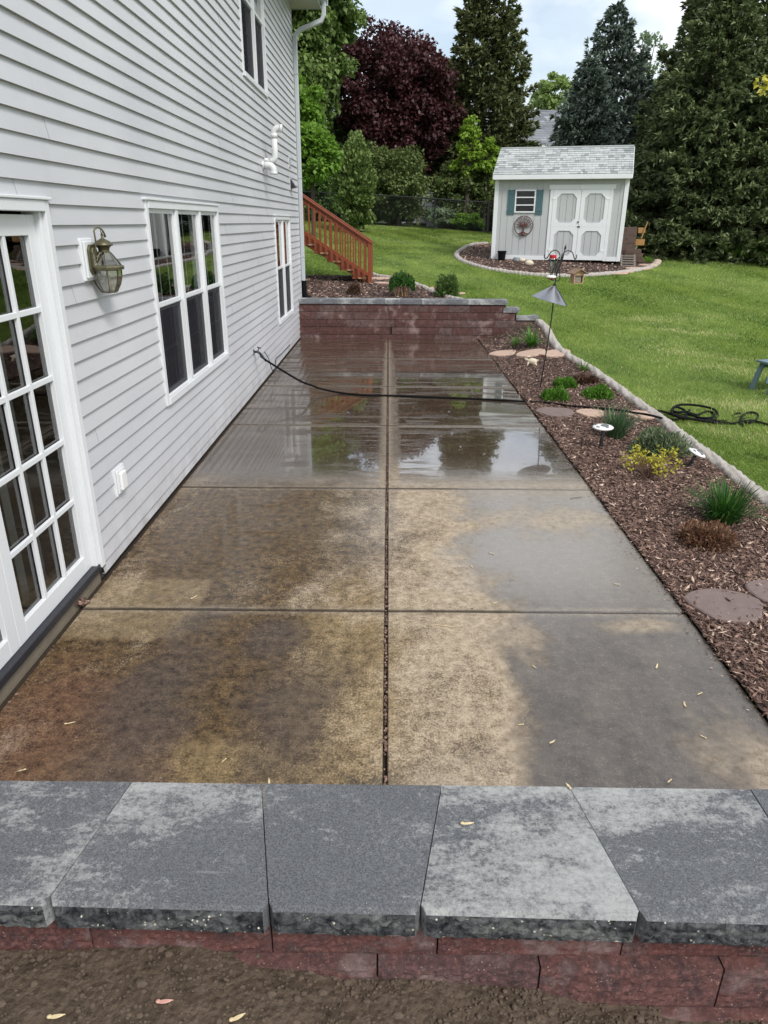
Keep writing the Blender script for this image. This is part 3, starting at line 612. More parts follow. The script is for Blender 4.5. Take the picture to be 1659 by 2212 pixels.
# red blocks, course 1 (px seams) and course 2
yf = 1.168; c1 = [-380, 200, 588, 945, 1345, 1800, 2200]; c2 = [-300, -60, 505, 815, 1165, 1560, 2000, 2300]
for row, (seams, zt, zb, yy) in enumerate(((c1, .684, .536, yf), (c2, .532, .40, yf-.028), ([s+150 for s in c2], .396, .27, yf-.05))):
    for i in range(len(seams)-1):
        a = aty(seams[i], 2035+row*75, yy); b = aty(seams[i+1], 2035+row*75, yy); mb = MB(); mb.ct = random.random()
        rough_face_block(mb, a[0]+.002, b[0]-.002, yy+random.uniform(-.002, .002), 1.46, zb, zt, .003, .010, .003)
        loc_build(mb, 'wall_block', 'wall_block', nw)
mb = MB(); mb.box(-1.95, 2.6, 1.24, 1.45, -.2, .26); loc_build(mb, 'wall_core', 'wall_block', nw)

# soil in front of the wall
mb = MB(); nx_, ny_ = 90, 30
def soilz(x, y): return np.interp(x, [-1.2, -.5, 0, .45, .8, 1.3], [.555, .548, .50, .435, .385, .34])-(y < 1)*(1-y)*.02+.010*math.sin(x*9+y*5)+.006*math.sin(x*23-y*11)
for j in range(ny_+1):
    for i in range(nx_+1): x = -3+7*i/nx_; y = 1.19-3.5*(j/ny_)**1.8; mb.v.append((x, y, float(soilz(x, y))+random.uniform(-.006, .006)))
for j in range(ny_):
    for i in range(nx_): q = j*(nx_+1)+i; mb.f.append((q+nx_+1, q+nx_+2, q+1, q)); mb.mi.append(0); mb.tint.append(.5)
mb.build('soil', 'soil', smooth=True)['kind'] = 'structure'
g = np.random.default_rng(9); mb = MB()
for k in range(7500):
    x = g.uniform(-1.3, 1.4); y = g.uniform(.75, 1.165); r = g.choice([.0018, .003, .0045, .008], p=[.48, .34, .15, .03])*g.uniform(.7, 1.3)
    mb.ell((x, y, float(soilz(x, y))+r*.2), (r*g.uniform(.8, 1.5), r, r*.75), 6, 4)
tag(mb.build('soil_clods', 'soil_clod'), kind='stuff')

# far retaining wall
fwall = empty('retaining_wall', (0, WY, 0), label='maroon block wall closing the far end of the patio, stepping down at right', cat='retaining wall')
mb = MB(); zr = [.665, .52, .375, .23, .085, -.06]; xe = [2.29, 2.29, 2.62, 2.93, 2.93, 2.93]
for r in range(5):
    z1, z0 = zr[r]-.006, zr[r+1]+.002; end = [2.29, 2.48, 2.90, 2.93, 2.93][r]
    x = -1.742; first = True
    while x < end-.02:
        ln = random.choice([.26, .40, .40, .53]); ln = ln*.6 if first and r % 2 else ln; first = False; x1 = min(end, x+ln)
        if end-x1 < .12: x1 = end
        mb.ct = random.random()
        if r == 3 and x < .05 < x1+.02:
            x1 = .03; rough_face_block(mb, x+.002, x1-.002, WY, WY+.25, z0, z1, .006, .05, .004); x = .075; continue
        rough_face_block(mb, x+.002, x1-.002, WY+random.uniform(-.003, .003), WY+.25, z0, z1, .006, .05, .004); x = x1
mb.v = [(a, b-WY, c) for a, b, c in mb.v]; mb.build('block_face', 'far_block', fwall)
mb = MB(); mb.box(-1.74, 2.2, .02, .24, -.1, .6); mb.build('wall_core', 'joint_dirt', fwall)
x = -1.745; caps = [] 
while x < 2.2:
    ln = random.choice([.30, .42, .48]); x1 = x+ln
    if x1 > 2.12: x1 = 2.32
    caps.append((x, x1, .668, .752)); x = x1
caps += [(2.24, 2.56, .523, .607), (2.50, 2.95, .378, .462)]
for (a, b, z0, z1) in caps:
    mb = MB(); rough_face_block(mb, a+.0015, b-.0015, -.025, .30, z0, z1, .004, .05, .002); mb.build('cap_stone', 'cap_stone_far' if 'cap_stone_far' in M else 'cap_stone', fwall, bevel=0)

# ------------------------------------------------------------------ house (local: x out of wall, y along wall)
HR = -WB
house = empty('house', (WA, 0, 0), HR, label='two storey house with light grey lap siding along the left of the patio', cat='house')
def hw(x, y, z): return Vector((WA, 0, 0))+Matrix.Rotation(HR, 3, 'Z') @ Vector((x, y, z))
YE = 14.75; ZT = 5.66
OP = [(2.07, 4.10, -.2, 2.245), (5.70, 8.02, .74, 2.29), (11.75, 13.44, .60, 2.225), (9.93, 11.69, 3.78, 5.50)]
mb = MB(); k = 0; pitch = .1062; z = 0.
def sub(intervals, lo, hi):
    out = []
    for a, b in intervals:
        if hi <= a or lo >= b: out.append((a, b)); continue
        if lo > a: out.append((a, lo))
        if hi < b: out.append((hi, b))
    return out
off = .0175
while z < ZT:
    z1 = min(z+pitch, ZT); zs = max(z, .028); cuts = {-3., YE}
    for o in OP:
        if o[2] < z1 and o[3] > z: cuts |= {o[0], o[1]}
    seams = [s for s in np.arange(-3+((k*1.37) % 3.66), YE, 3.66)]
    cuts |= {float(s) for s in seams}; cuts = sorted(c for c in cuts if -3 <= c <= YE)
    for a, b in zip(cuts[:-1], cuts[1:]):
        if b-a < 1e-4: continue
        iv = [(zs, z1)]
        for o in OP:
            if o[0] < (a+b)/2 < o[1]: iv = sub(iv, o[2], o[3])
        dx = .0013 if (int((a+3-((k*1.37) % 3.66))//3.66+10)) % 2 else 0
        for p, q in iv:
            if q-p < 1e-4: continue
            fx = lambda zz: off*(1-(zz-z)/pitch)+dx
            ym = np.linspace(a, b, max(2, int((b-a)/.6)+1))
            for u, v in zip(ym[:-1], ym[1:]):
                wob = lambda yy: .0012*math.sin(yy*2.3+k*1.9)
                mb.add([(fx(p)+wob(u), u, p), (fx(p)+wob(v), v, p), (fx(q), v, q), (fx(q), u, q), (-.004, u, p), (-.004, v, p)], [(0, 1, 2, 3), (4, 5, 1, 0)])
    z += pitch; k += 1
mb.build('siding', 'siding', house)
t = NT('siding_plain'); t.set(col=(.5, .5, .52), rough=.6); M['siding_plain'] = t.m
mb = MB(); mb.box(-9, -.02, YE-.12, YE-.004, .5, ZT); mb.box(-9, -8.9, -3, YE, -.2, ZT); mb.box(-9, -.02, -3, -2.9, -.2, ZT)
mb.build('end_wall', 'siding_plain', house)
mb = MB()   # sheathing behind the siding, with the same openings
for (a, b, c, d) in [(-3, 2.07, 0.0, ZT), (4.10, 5.70, 0.0, ZT), (8.02, 9.93, 0.0, ZT), (9.93, 11.69, 2.3, 3.78), (9.93, 11.75, 0.0, 2.3), (9.93, 11.69, 5.5, ZT), (11.69, 11.75, 2.3, ZT), (11.75, YE-.13, 2.225, ZT), (13.44, YE-.13, 0.0, 2.22), (11.75, 13.44, 0.0, .6), (5.7, 8.02, 0.0, .74), (5.7, 8.02, 2.29, ZT), (2.07, 4.10, 2.245, ZT)]:
    mb.box(-.10, -.006, a, b, c, d)
mb.build('sheathing', 'dark_room', house)
mb = MB(); mb.box(-.30, -.02, -3, 4.10, -.2, .075); mb.box(-.30, -.035, 4.10, YE, -.2, -.001); mb.build('foundation', 'foundation', house)
# dark rooms with pale curtains
mb = MB(); mb.box(-3.4, -3.3, -2.8, YE-.2, -.1, ZT); mb.box(-3.3, -.12, -2.8, YE-.2, -.1, -.05); mb.box(-3.3, -.12, -2.8, YE-.2, 2.55, 2.65); mb.box(-3.3, -.12, 9.0, 9.1, -.05, 2.55); mb.box(-3.3, -.12, 5.0, 5.08, -.05, 2.55)
mb.build('interior', 'dark_room', house)
for (ya, yb, za, zb, st) in ((5.78, 6.42, .85, 2.24, .035), (7.7, 7.95, .85, 2.24, .03)):
    mb = MB(); n = int((yb-ya)/.02); ln = [(-.20+.018*math.sin(i*1.1), ya+i*.02) for i in range(n+1)]
    for i in range(n): (x0, y0), (x1, y1) = ln[i], ln[i+1]; mb.add([(x0, y0, za), (x1, y1, za), (x1, y1, zb), (x0, y0, zb)], [(0, 1, 2, 3)])
    mb.build('curtain', 'curtain', house, smooth=True)
mb = MB()
for i in range(9): y = 2.2+i*.215; mb.box(-.20, -.197, y, y+.075, .14, 2.14)
mb.build('door_blind', 'blind', house)

def window(y0, y1, z0, z1, zm, mull, label=None, screens=True, grid=True, tw=.055):
    wnd = MB(); e = .028
    # outer casing
    wnd.box(-.05, e, y0, y0+tw, z0, z1); wnd.box(-.05, e, y1-tw, y1, z0, z1); wnd.box(-.05, e+.004, y0+tw, y1-tw, z1-tw, z1); wnd.box(-.05, e+.008, y0+tw, y1-tw, z0, z0+tw)
    wnd.box(-.01, e+.014, y0-.02, y1+.02, z1+.001, z1+.018)
    cols = [y0+tw]+mull+[y1-tw]
    for my in mull: wnd.box(-.05, e-.003, my-.035, my+.035, z0+tw, z1-tw)
    fr = wnd.build('window', 'white_vinyl', house, bevel=.003)
    if label: fr['label'] = label
    for i in range(len(cols)-1):
        a = cols[i]+(.035 if i else 0); b = cols[i+1]-(.035 if i < len(cols)-2 else 0)
        for (p, q, x, low) in ((z0+tw, zm, -.022, 1), (zm, z1-tw, -.004, 0)):
            s = MB(); sw = .034
            s.box(x-.02, x+.008, a, a+sw, p, q); s.box(x-.02, x+.008, b-sw, b, p, q); s.box(x-.021, x+.009, a+sw, b-sw, q-sw, q); s.box(x-.021, x+.009, a+sw, b-sw, p, p+sw); s.build('sash', 'white_vinyl', fr, bevel=.002)
            g_ = MB(); g_.add([(x-.008, a+sw, p+sw), (x-.008, b-sw, p+sw), (x-.008, b-sw, q-sw), (x-.008, a+sw, q-sw)], [(0, 1, 2, 3)]); g_.build('pane', 'window_glass', fr)
            if grid:
                gm = MB(); n_ = 2
                for j in range(1, n_+1): yy = a+(b-a)*j/(n_+1); gm.box(x-.016, x-.011, yy-.008, yy+.008, p+sw, q-sw)
                gm.box(x-.017, x-.012, a+sw, b-sw, (p+q)/2-.008, (p+q)/2+.008); gm.build('grille', 'white_vinyl', fr)
            if low and screens:
                sc_ = MB(); sc_.add([(x+.012, a+.01, p+.01), (x+.012, b-.01, p+.01), (x+.012, b-.01, q-.01), (x+.012, a+.01, q-.01)], [(0, 1, 2, 3)]); sc_.build('screen', 'screen', fr)
    return fr
window(5.70, 8.02, .74, 2.29, 1.508, [6.50, 7.27], 'triple window nearest the lantern')
window(11.75, 13.44, .60, 2.225, 1.43, [12.60], 'double window at the far end beside the downspout')
window(9.93, 11.69, 3.78, 5.50, 4.66, [10.88], 'upstairs double window with dark screens')

# patio door: casing, leaves with 3 x 5 lights
dr = MB(); e = .03
dr.box(-.09, e, 4.045, 4.10, .10, 2.245); dr.box(-.09, e, 2.07, 2.125, .10, 2.245); dr.box(-.09, e+.003, 2.125, 4.045, 2.19, 2.245); dr.box(-.02, e+.012, 2.05, 4.12, 2.246, 2.262)
dr.box(-.09, .008, 4.015, 4.043, .10, 2.19)
door = dr.build('patio_door', 'white_vinyl', house, bevel=.004); door['label'] = 'white double patio door with fifteen lights in each leaf'
for (a, b) in ((2.15, 3.085), (3.09, 4.015)):
    x = -.045; s = MB(); st = .085; bt = .10; tp = .10; z0, z1 = .125, 2.175
    s.box(x-.02, x+.022, a, a+st, z0, z1); s.box(x-.02, x+.022, b-st, b, z0, z1); s.box(x-.0195, x+.0215, a+st, b-st, z0, z0+bt); s.box(x-.0195, x+.0215, a+st, b-st, z1-tp, z1)
    ya, yb, za, zb = a+st, b-st, z0+bt, z1-tp
    for j in (1, 2): yy = ya+(yb-ya)*j/3; s.box(x+.0, x+.020, yy-.014, yy+.014, za, zb)
    for j in range(1, 5): zz = za+(zb-za)*j/5; s.box(x+.001, x+.019, ya, yb, zz-.015, zz+.015)
    s.build('door_leaf', 'white_vinyl', door, bevel=.003)
    q = MB(); q.add([(x-.004, ya, za), (x-.004, yb, za), (x-.004, yb, zb), (x-.004, ya, zb)], [(0, 1, 2, 3)]); q.build('pane', 'window_glass', door)
mb = MB(); mb.box(-.09, .018, 2.05, 4.125, .078, .1245); mb.build('threshold', 'sealant', door, bevel=.006)
# corner post, soffit, fascia, roof, gutter
mb = MB(); mb.box(-.04, .018, YE, YE+.012, .03, ZT); mb.box(-.06, -.003, YE-.02, YE+.01, .03, ZT); mb.build('corner_post', 'siding_plain', house)
mb = MB(); mb.box(-.1, .50, -3, YE+.26, ZT-.02, ZT); mb.box(-8.5, -.1, YE, YE+.26, ZT-.02, ZT); mb.build('soffit', 'soffit', house)
mb = MB(); mb.box(.50, .52, -3, YE+.28, ZT-.03, ZT+.15); mb.box(-8.5, .50, YE+.26, YE+.28, ZT-.03, ZT+.15); mb.build('fascia', 'aluminium_white', house)
mb = MB(); mb.add([(.56, -3.2, ZT+.15), (.56, YE+.32, ZT+.15), (-4.5, YE+.32, ZT+2.9), (-4.5, -3.2, ZT+2.9), (-9.6, -3.2, ZT+.15), (-9.6, YE+.32, ZT+.15)], [(0, 1, 2, 3), (3, 2, 5, 4), (0, 3, 4), (1, 5, 2)]); mb.build('roof', 'roofing', house)
mb = MB(); pr = [(.523, .145), (.523, .02), (.58, .02), (.60, .05), (.635, .08), (.64, .145), (.63, .145), (.625, .09), (.59, .06), (.573, .03), (.533, .03), (.533, .145)]
n = len(pr); vs = [(a, -3, ZT+b) for a, b in pr]+[(a, YE+.27, ZT+b) for a, b in pr]; mb.add(vs, [(i, (i+1) % n, n+(i+1) % n, n+i) for i in range(n)]); mb.box(.523, .64, YE+.268, YE+.274, ZT+.02, ZT+.145); mb.build('gutter', 'aluminium_white', house)
mb = MB()
pth = [(.575, YE+.10, ZT+.03), (.575, YE+.10, ZT-.16), (.53, YE+.10, ZT-.24), (.14, YE+.09, ZT-.38), (.065, YE+.08, ZT-.47), (.055, YE+.07, ZT-.6), (.055, YE+.07, 3.), (.055, YE+.07, 1.02)]
def rect_sweep(mb, pts, w_, h_, upv):
    vs = []; k = len(pts); P_ = [Vector(p) for p in pts]
    for i, p in enumerate(P_):
        d = (P_[min(i+1, k-1)]-P_[max(i-1, 0)]).normalized(); s = Vector(upv); u = d.cross(s).normalized(); c = .25
        for a, b in ((-1+c, -1), (1-c, -1), (1, -1+c), (1, 1-c), (1-c, 1), (-1+c, 1), (-1, 1-c), (-1, -1+c)): vs.append(p+s*a*w_/2+u*b*h_/2)
    mb.add(vs, [(i*8+j, i*8+(j+1) % 8, (i+1)*8+(j+1) % 8, (i+1)*8+j) for i in range(k-1) for j in range(8)]+[tuple(range(8))[::-1], tuple((k-1)*8+j for j in range(8))])
rect_sweep(mb, pth, .085, .075, (0, 1, 0)); ds = mb.build('downspout', 'aluminium_white', house)
for zz in (4.6, 2.9, 1.5): q = MB(); q.box(.0, .098, YE+.02, YE+.118, zz, zz+.02); q.build('strap', 'aluminium_white', ds)
gzd = .78
mb = MB(); pts = [(.055, YE+.07, 1.06-i*.012) for i in range(24)]; mb.tube(pts, [.056+(.006 if i % 2 else 0) for i in range(24)], 14); mb.tube([(.055, YE+.07, .79), (.10, YE+.05, .74), (.16, YE+.0, .72)], .055, 12); mb.build('drain_pipe', 'black_rubber', house, smooth=True)

# ---- small things on the wall
def onwall(name, y, z, **k): p = hw(0, y, z); return empty(name, p, HR, **k)
# lantern
def lantern():
    body = aty(229.5, 578, 4.60); loc_ = Matrix.Rotation(-HR, 3, 'Z') @ (Vector(body)-Vector((WA, 0, 0)))
    bx, by, bz = loc_
    r = onwall('wall_lantern', 4.53, 1.93, label='brass carriage lantern on a white block between the patio door and triple window', cat='wall lamp')
    by -= 4.53; bz -= 1.93
    mb = MB(); mb.box(0, .030, -.095, .085, -.12, .12); mb.box(.030, .042, -.08, .07, -.105, .105); mb.build('mounting_block', 'white_vinyl', r, bevel=.006)
    mb = MB(); py = 0.0
    poly = [(-.055+py, -.055), (-.055+py, .055), (-.03+py, .085), (.03+py, .085), (.055+py, .055), (.055+py, -.055), (.03+py, -.085), (-.03+py, -.085)]
    mt = Matrix(((0, 0, 1, 0), (1, 0, 0, 0), (0, 1, 0, 0), (0, 0, 0, 1)))
    mb.prism(poly, .042, .056, mt); mb.prism([(a*.75, b*.8) for a, b in poly], .056, .070, mt); mb.build('back_plate', 'aged_brass', r, bevel=.003)
    mb = MB(); top = bz+.165
    arc = [(.065, py, -.02), (.072, py, .05), (.080, py+.005, .11)]
    for i in range(9): q = PI-(PI*1.15)*i/8; cx_ = (.08+bx+.02)/2; rr = (bx+.02-.08)/2; arc.append((cx_+rr*math.cos(q), py+(by-py)*(i/8), .14+rr*1.5*math.sin(q)+(.02*(1-i/8))))
    mb.tube(arc, [.006, .006, .0055]+[.005]*7+[.006, .0075], 8); mb.tube([(.065, 0, .01), (bx, by, bz+.085)], .005, 8); mb.tube([(.065, py, -.05), (.075, py*.6+by*.4, -.085), (bx-.085, by, bz)], .005, 8)
    mb.build('arm', 'aged_brass', r, smooth=True)
    O8 = dict(n=8, ph=PI/8)
    mb = MB(); pr = [(.004, .195), (.008, .19), (.0075, .172), (.014, .165), (.04, .152), (.056, .135), (.058, .128), (.045, .124), (.034, .112), (.032, .095), (.036, .088)]
    mb.lathe([(a, b+bz-.0) for a, b in pr[::-1]], (bx, by, 0), 24); mb.tube([(bx, by, bz+.185), (bx+.006, by, bz+.21), (bx, by, bz+.225), (bx-.006, by, bz+.21), (bx, by, bz+.19)], .0025, 6); mb.build('cap', 'aged_brass', r, smooth=True)
    mb = MB(); mb.lathe([(.086, -.016), (.104, -.010), (.106, .004), (.100, .014), (.088, .016)], (bx, by, bz), **O8)
    for zz, prof in ((0, [(.090, .016), (.036, .090)]), (1, [(.088, -.016), (.086, -.05), (.074, -.095), (.048, -.142)])):
        for j in range(8):
            q = 2*PI*j/8+PI/8; mb.tube([(bx+a*math.cos(q), by+a*math.sin(q), bz+b) for a, b in prof], .0028, 5)
    mb.lathe([(.001, -.150), (.046, -.147), (.050, -.142), (.046, -.138), (.02, -.138)], (bx, by, bz), **O8); mb.build('cage', 'aged_brass', r)
    mb = MB()
    def shell(prof):
        vs = [(bx+a*math.cos(2*PI*j/8+PI/8), by+a*math.sin(2*PI*j/8+PI/8), bz+b) for a, b in prof for j in range(8)]
        mb.add(vs, [(i*8+j, i*8+(j+1) % 8, (i+1)*8+(j+1) % 8, (i+1)*8+j) for i in range(len(prof)-1) for j in range(8)])
    shell([(.088, .014), (.036, .089)]); shell([(.086, -.016), (.084, -.05), (.072, -.095), (.047, -.140)]); mb.build('glass_panes', 'lantern_glass', r)
    mb = MB(); mb.lathe([(.001, -.135), (.016, -.133), (.016, -.06), (.012, -.05), (.001, -.049)], (bx, by, bz), 14); mb.build('candle_sleeve', 'white_plastic', r, smooth=True)
lantern()
# outlet cover
r = onwall('outlet_cover', 4.53, .52, label='square white weatherproof outlet cover low on the siding', cat='outlet')
mb = MB(); mb.box(.0, .026, -.085, .085, -.095, .095); mb.box(.026, .036, -.07, .07, -.08, .08); mb.build('base', 'white_vinyl', r, bevel=.005)
mb = MB(); mb.box(.036, .056, -.045, .045, -.06, .06); mb.build('lid', 'white_plastic', r, bevel=.006)
# pvc vents
def elbow(c, a0, a1, rad, pl, n=9): return [tuple(Vector(c)+rad*(math.cos(a0+(a1-a0)*i/(n-1))*Vector(pl[0])+math.sin(a0+(a1-a0)*i/(n-1))*Vector(pl[1]))) for i in range(n)]
r = onwall('vent_pipe', 11.12, 2.93, label='tall white plastic vent pipe with its top elbow turned outward', cat='vent pipe')
mb = MB(); mb.tube([(.0, 0, 0), (.10, 0, 0)]+elbow((.10, 0, .07), -PI/2, 0, .07, ((1, 0, 0), (0, 0, 1)))+[(.17, 0, .10), (.17, 0, .34)], .043, 16); mb.build('riser', 'pvc', r, smooth=True)
mb = MB(); mb.tube([(.17, 0, .29), (.17, 0, .35)], .050, 16); mb.tube([(.17, 0, .33)]+elbow((.235, 0, .345), PI, PI/2, .065, ((1, 0, 0), (0, 0, 1)))+[(.27, 0, .41)], .047, 16); mb.tube([(.25, 0, .41), (.29, 0, .41)], .053, 16); mb.build('elbow', 'pvc', r, smooth=True)
r = onwall('vent_pipe', 11.0, 2.87, label='short white plastic vent elbow turned down below the tall pipe', cat='vent pipe')
mb = MB(); mb.tube([(0, 0, 0), (.03, 0, 0)], .056, 16); mb.tube([(.03, 0, 0), (.07, 0, 0)]+elbow((.09, 0, -.07), PI/2, 0, .07, ((1, 0, 0), (0, 0, 1)))+[(.16, 0, -.09)], .047, 16); mb.build('elbow', 'pvc', r, smooth=True)
mb = MB(); mb.tube([(.16, 0, -.08), (.16, 0, -.115)], .054, 16); mb.build('collar', 'pvc', r, smooth=True)
r = onwall('wall_vent', 13.75, 3.10, label='flat grey vent plate near the far corner, above the hooded one', cat='vent')
mb = MB(); mb.box(0, .02, -.09, .09, -.09, .09); mb.build('frame', 'siding_plain', r, bevel=.004); mb = MB()
for i in range(5): mb.box(.02, .028, -.07, .07, -.075+i*.033, -.058+i*.033)
mb.build('louvre', 'aluminium_white', r)
r = onwall('wall_vent', 13.80, 2.76, label='hooded dryer vent near the far corner with its flap ajar', cat='vent')
mb = MB(); mb.box(0, .02, -.1, .1, -.1, .1); mb.build('frame', 'siding_plain', r, bevel=.004)
mb = MB(); mb.add([(.02, -.08, .08), (.02, .08, .08), (.11, .08, -.06), (.11, -.08, -.06), (.02, -.08, -.08), (.02, .08, -.08)], [(0, 1, 2, 3), (0, 3, 4), (1, 5, 2), (4, 3, 2, 5)]); mb.build('hood', 'dark_metal', r)
# spigot
SPY, SPZ = 9.50, .545
r = onwall('spigot', SPY, SPZ, label='dark hose tap low on the siding with the black hose attached', cat='tap')
mb = MB(); mb.tube([(0, 0, 0), (.06, 0, 0), (.085, 0, -.01), (.105, 0.01, -.035)], [.014, .014, .018, .016], 10); mb.lathe([(.001, 0), (.035, 0), (.035, .006), (.001, .006)], (.012, 0, 0), 16, 0, Matrix.Rotation(PI/2, 4, 'Y')); mb.build('body', 'dark_metal', r, smooth=True)
mb = MB(); mb.tube([(.065, 0, .0), (.085, 0, .05)], .006, 8); mb.lathe([(.012, -.004), (.026, -.004), (.026, .004), (.012, .004)], (.087, 0, .055), 12, 0, Matrix.Rotation(.4, 4, 'Y')); mb.bar((.06, 0, .058), (.114, 0, .050), .006, .005); mb.bar((.087, -.026, .055), (.087, .026, .055), .006, .005); mb.build('handle', 'dark_metal', r)
o_ = hw(0, 0, 0); mb = MB()
wp = [aty(574, 757, 9.9), aty(580, 781, 9.9), aty(583, 800, 9.95), aty(594, 805, 10.1), aty(604, 797, 10.3)]
wpts = [hw(.02, 10.25, .42), hw(.06, 10.3, .33), hw(.075, 10.32, .25), hw(.09, 10.38, .15), hw(.10, 10.5, .07), hw(.08, 10.75, .07), hw(.045, 11.0, .11), hw(.03, 11.2, .16), hw(.02, 11.8, .13), hw(.02, 12.8, .12)]
mb.tube(smoothpath(wpts, 5), .0065, 6); tag(mb.build('cable', 'dark_metal', smooth=True), 'thin dark cable looping off the siding near the tap', 'cable')

# ------------------------------------------------------------------ red deck stairs behind the house
def stairs():
    P0 = at(799, 612); X0, Y0 = P0[0], P0[1]; Z0 = P0[2]; r = empty('deck_stairs', (X0, Y0, Z0), 0, label='red stained wooden deck stairs with railings rising behind the house corner', cat='stairs')
    run, rise, wd = .285, .178, 1.05; sl = rise/run; n = 9; tp = lambda x: -x*sl
    mb = MB()
    for yy in (.045, wd-.08):
        mb2 = MB(); poly = [(-.05, -.02), (-.05, .16), (-n*run, n*rise+.13), (-n*run, n*rise-.16)]
        mb2.prism(poly, 0, .04, Matrix(((1, 0, 0, 0), (0, 0, 1, yy), (0, 1, 0, 0), (0, 0, 0, 1)))); mb2.build('stringer', 'red_stain', r, bevel=.003)
    for i in range(n):
        x = -.12-i*run; z = (i+.72)*rise; q = MB(); q.box(x-run, x+.03, .02, wd-.02, z-.035, z); q.build('tread', 'red_stain', r, bevel=.004)
        q = MB(); q.box(x-run+.0, x-run+.02, .09, wd-.09, z, z+rise-.036); q.build('riser', 'red_stain', r)
        q = MB(); q.box(x-run*.5, x+.034, .012, .018, z-.034, z-.002); q.build('tread_end', 'tan_wood', r)
    hgt = .86
    for yy in (-.02, wd+.0):
        q = MB(); q.box(-.045, .045, yy-.045, yy+.045, -.1, hgt); q.build('post', 'red_stain', r, bevel=.004)
        q = MB(); a = (.06, yy, hgt+.0); b = (-n*run, yy, hgt+n*rise+.04); q.bar(a, b, .13, .03); q.build('handrail', 'red_stain', r, bevel=.004)
        q = MB(); q.bar((.0, yy, hgt-.065), (-n*run, yy, hgt+n*rise-.025), .035, .085); q.build('top_rail', 'red_stain', r)
        k = 0; x = -.125
        while x > -n*run: q = MB(); q.box(x-.017, x+.017, yy-.042 if yy < .5 else yy+.022, yy-.02 if yy < .5 else yy+.04, -x*sl+.0, hgt-.04-x*sl); q.build('baluster', 'red_stain', r); x -= .122
    # landing (deck) at the top, carried on posts
    q = MB(); zt = n*rise+.1
    for i in range(14): q.box(-n*run-.12-i*.142-.135, -n*run-.12-i*.142, -.3, 2.4, zt-.035, zt)
    q.build('landing', 'red_stain', r)
    q = MB()
    for x, y in ((-n*run-.2, 0), (-n*run-.2, 2.2), (-n*run-2, 0), (-n*run-2, 2.2)): q.box(x-.07, x+.07, y-.07, y+.07, -.6, zt-.04)
    q.build('landing_post', 'red_stain', r)
stairs()

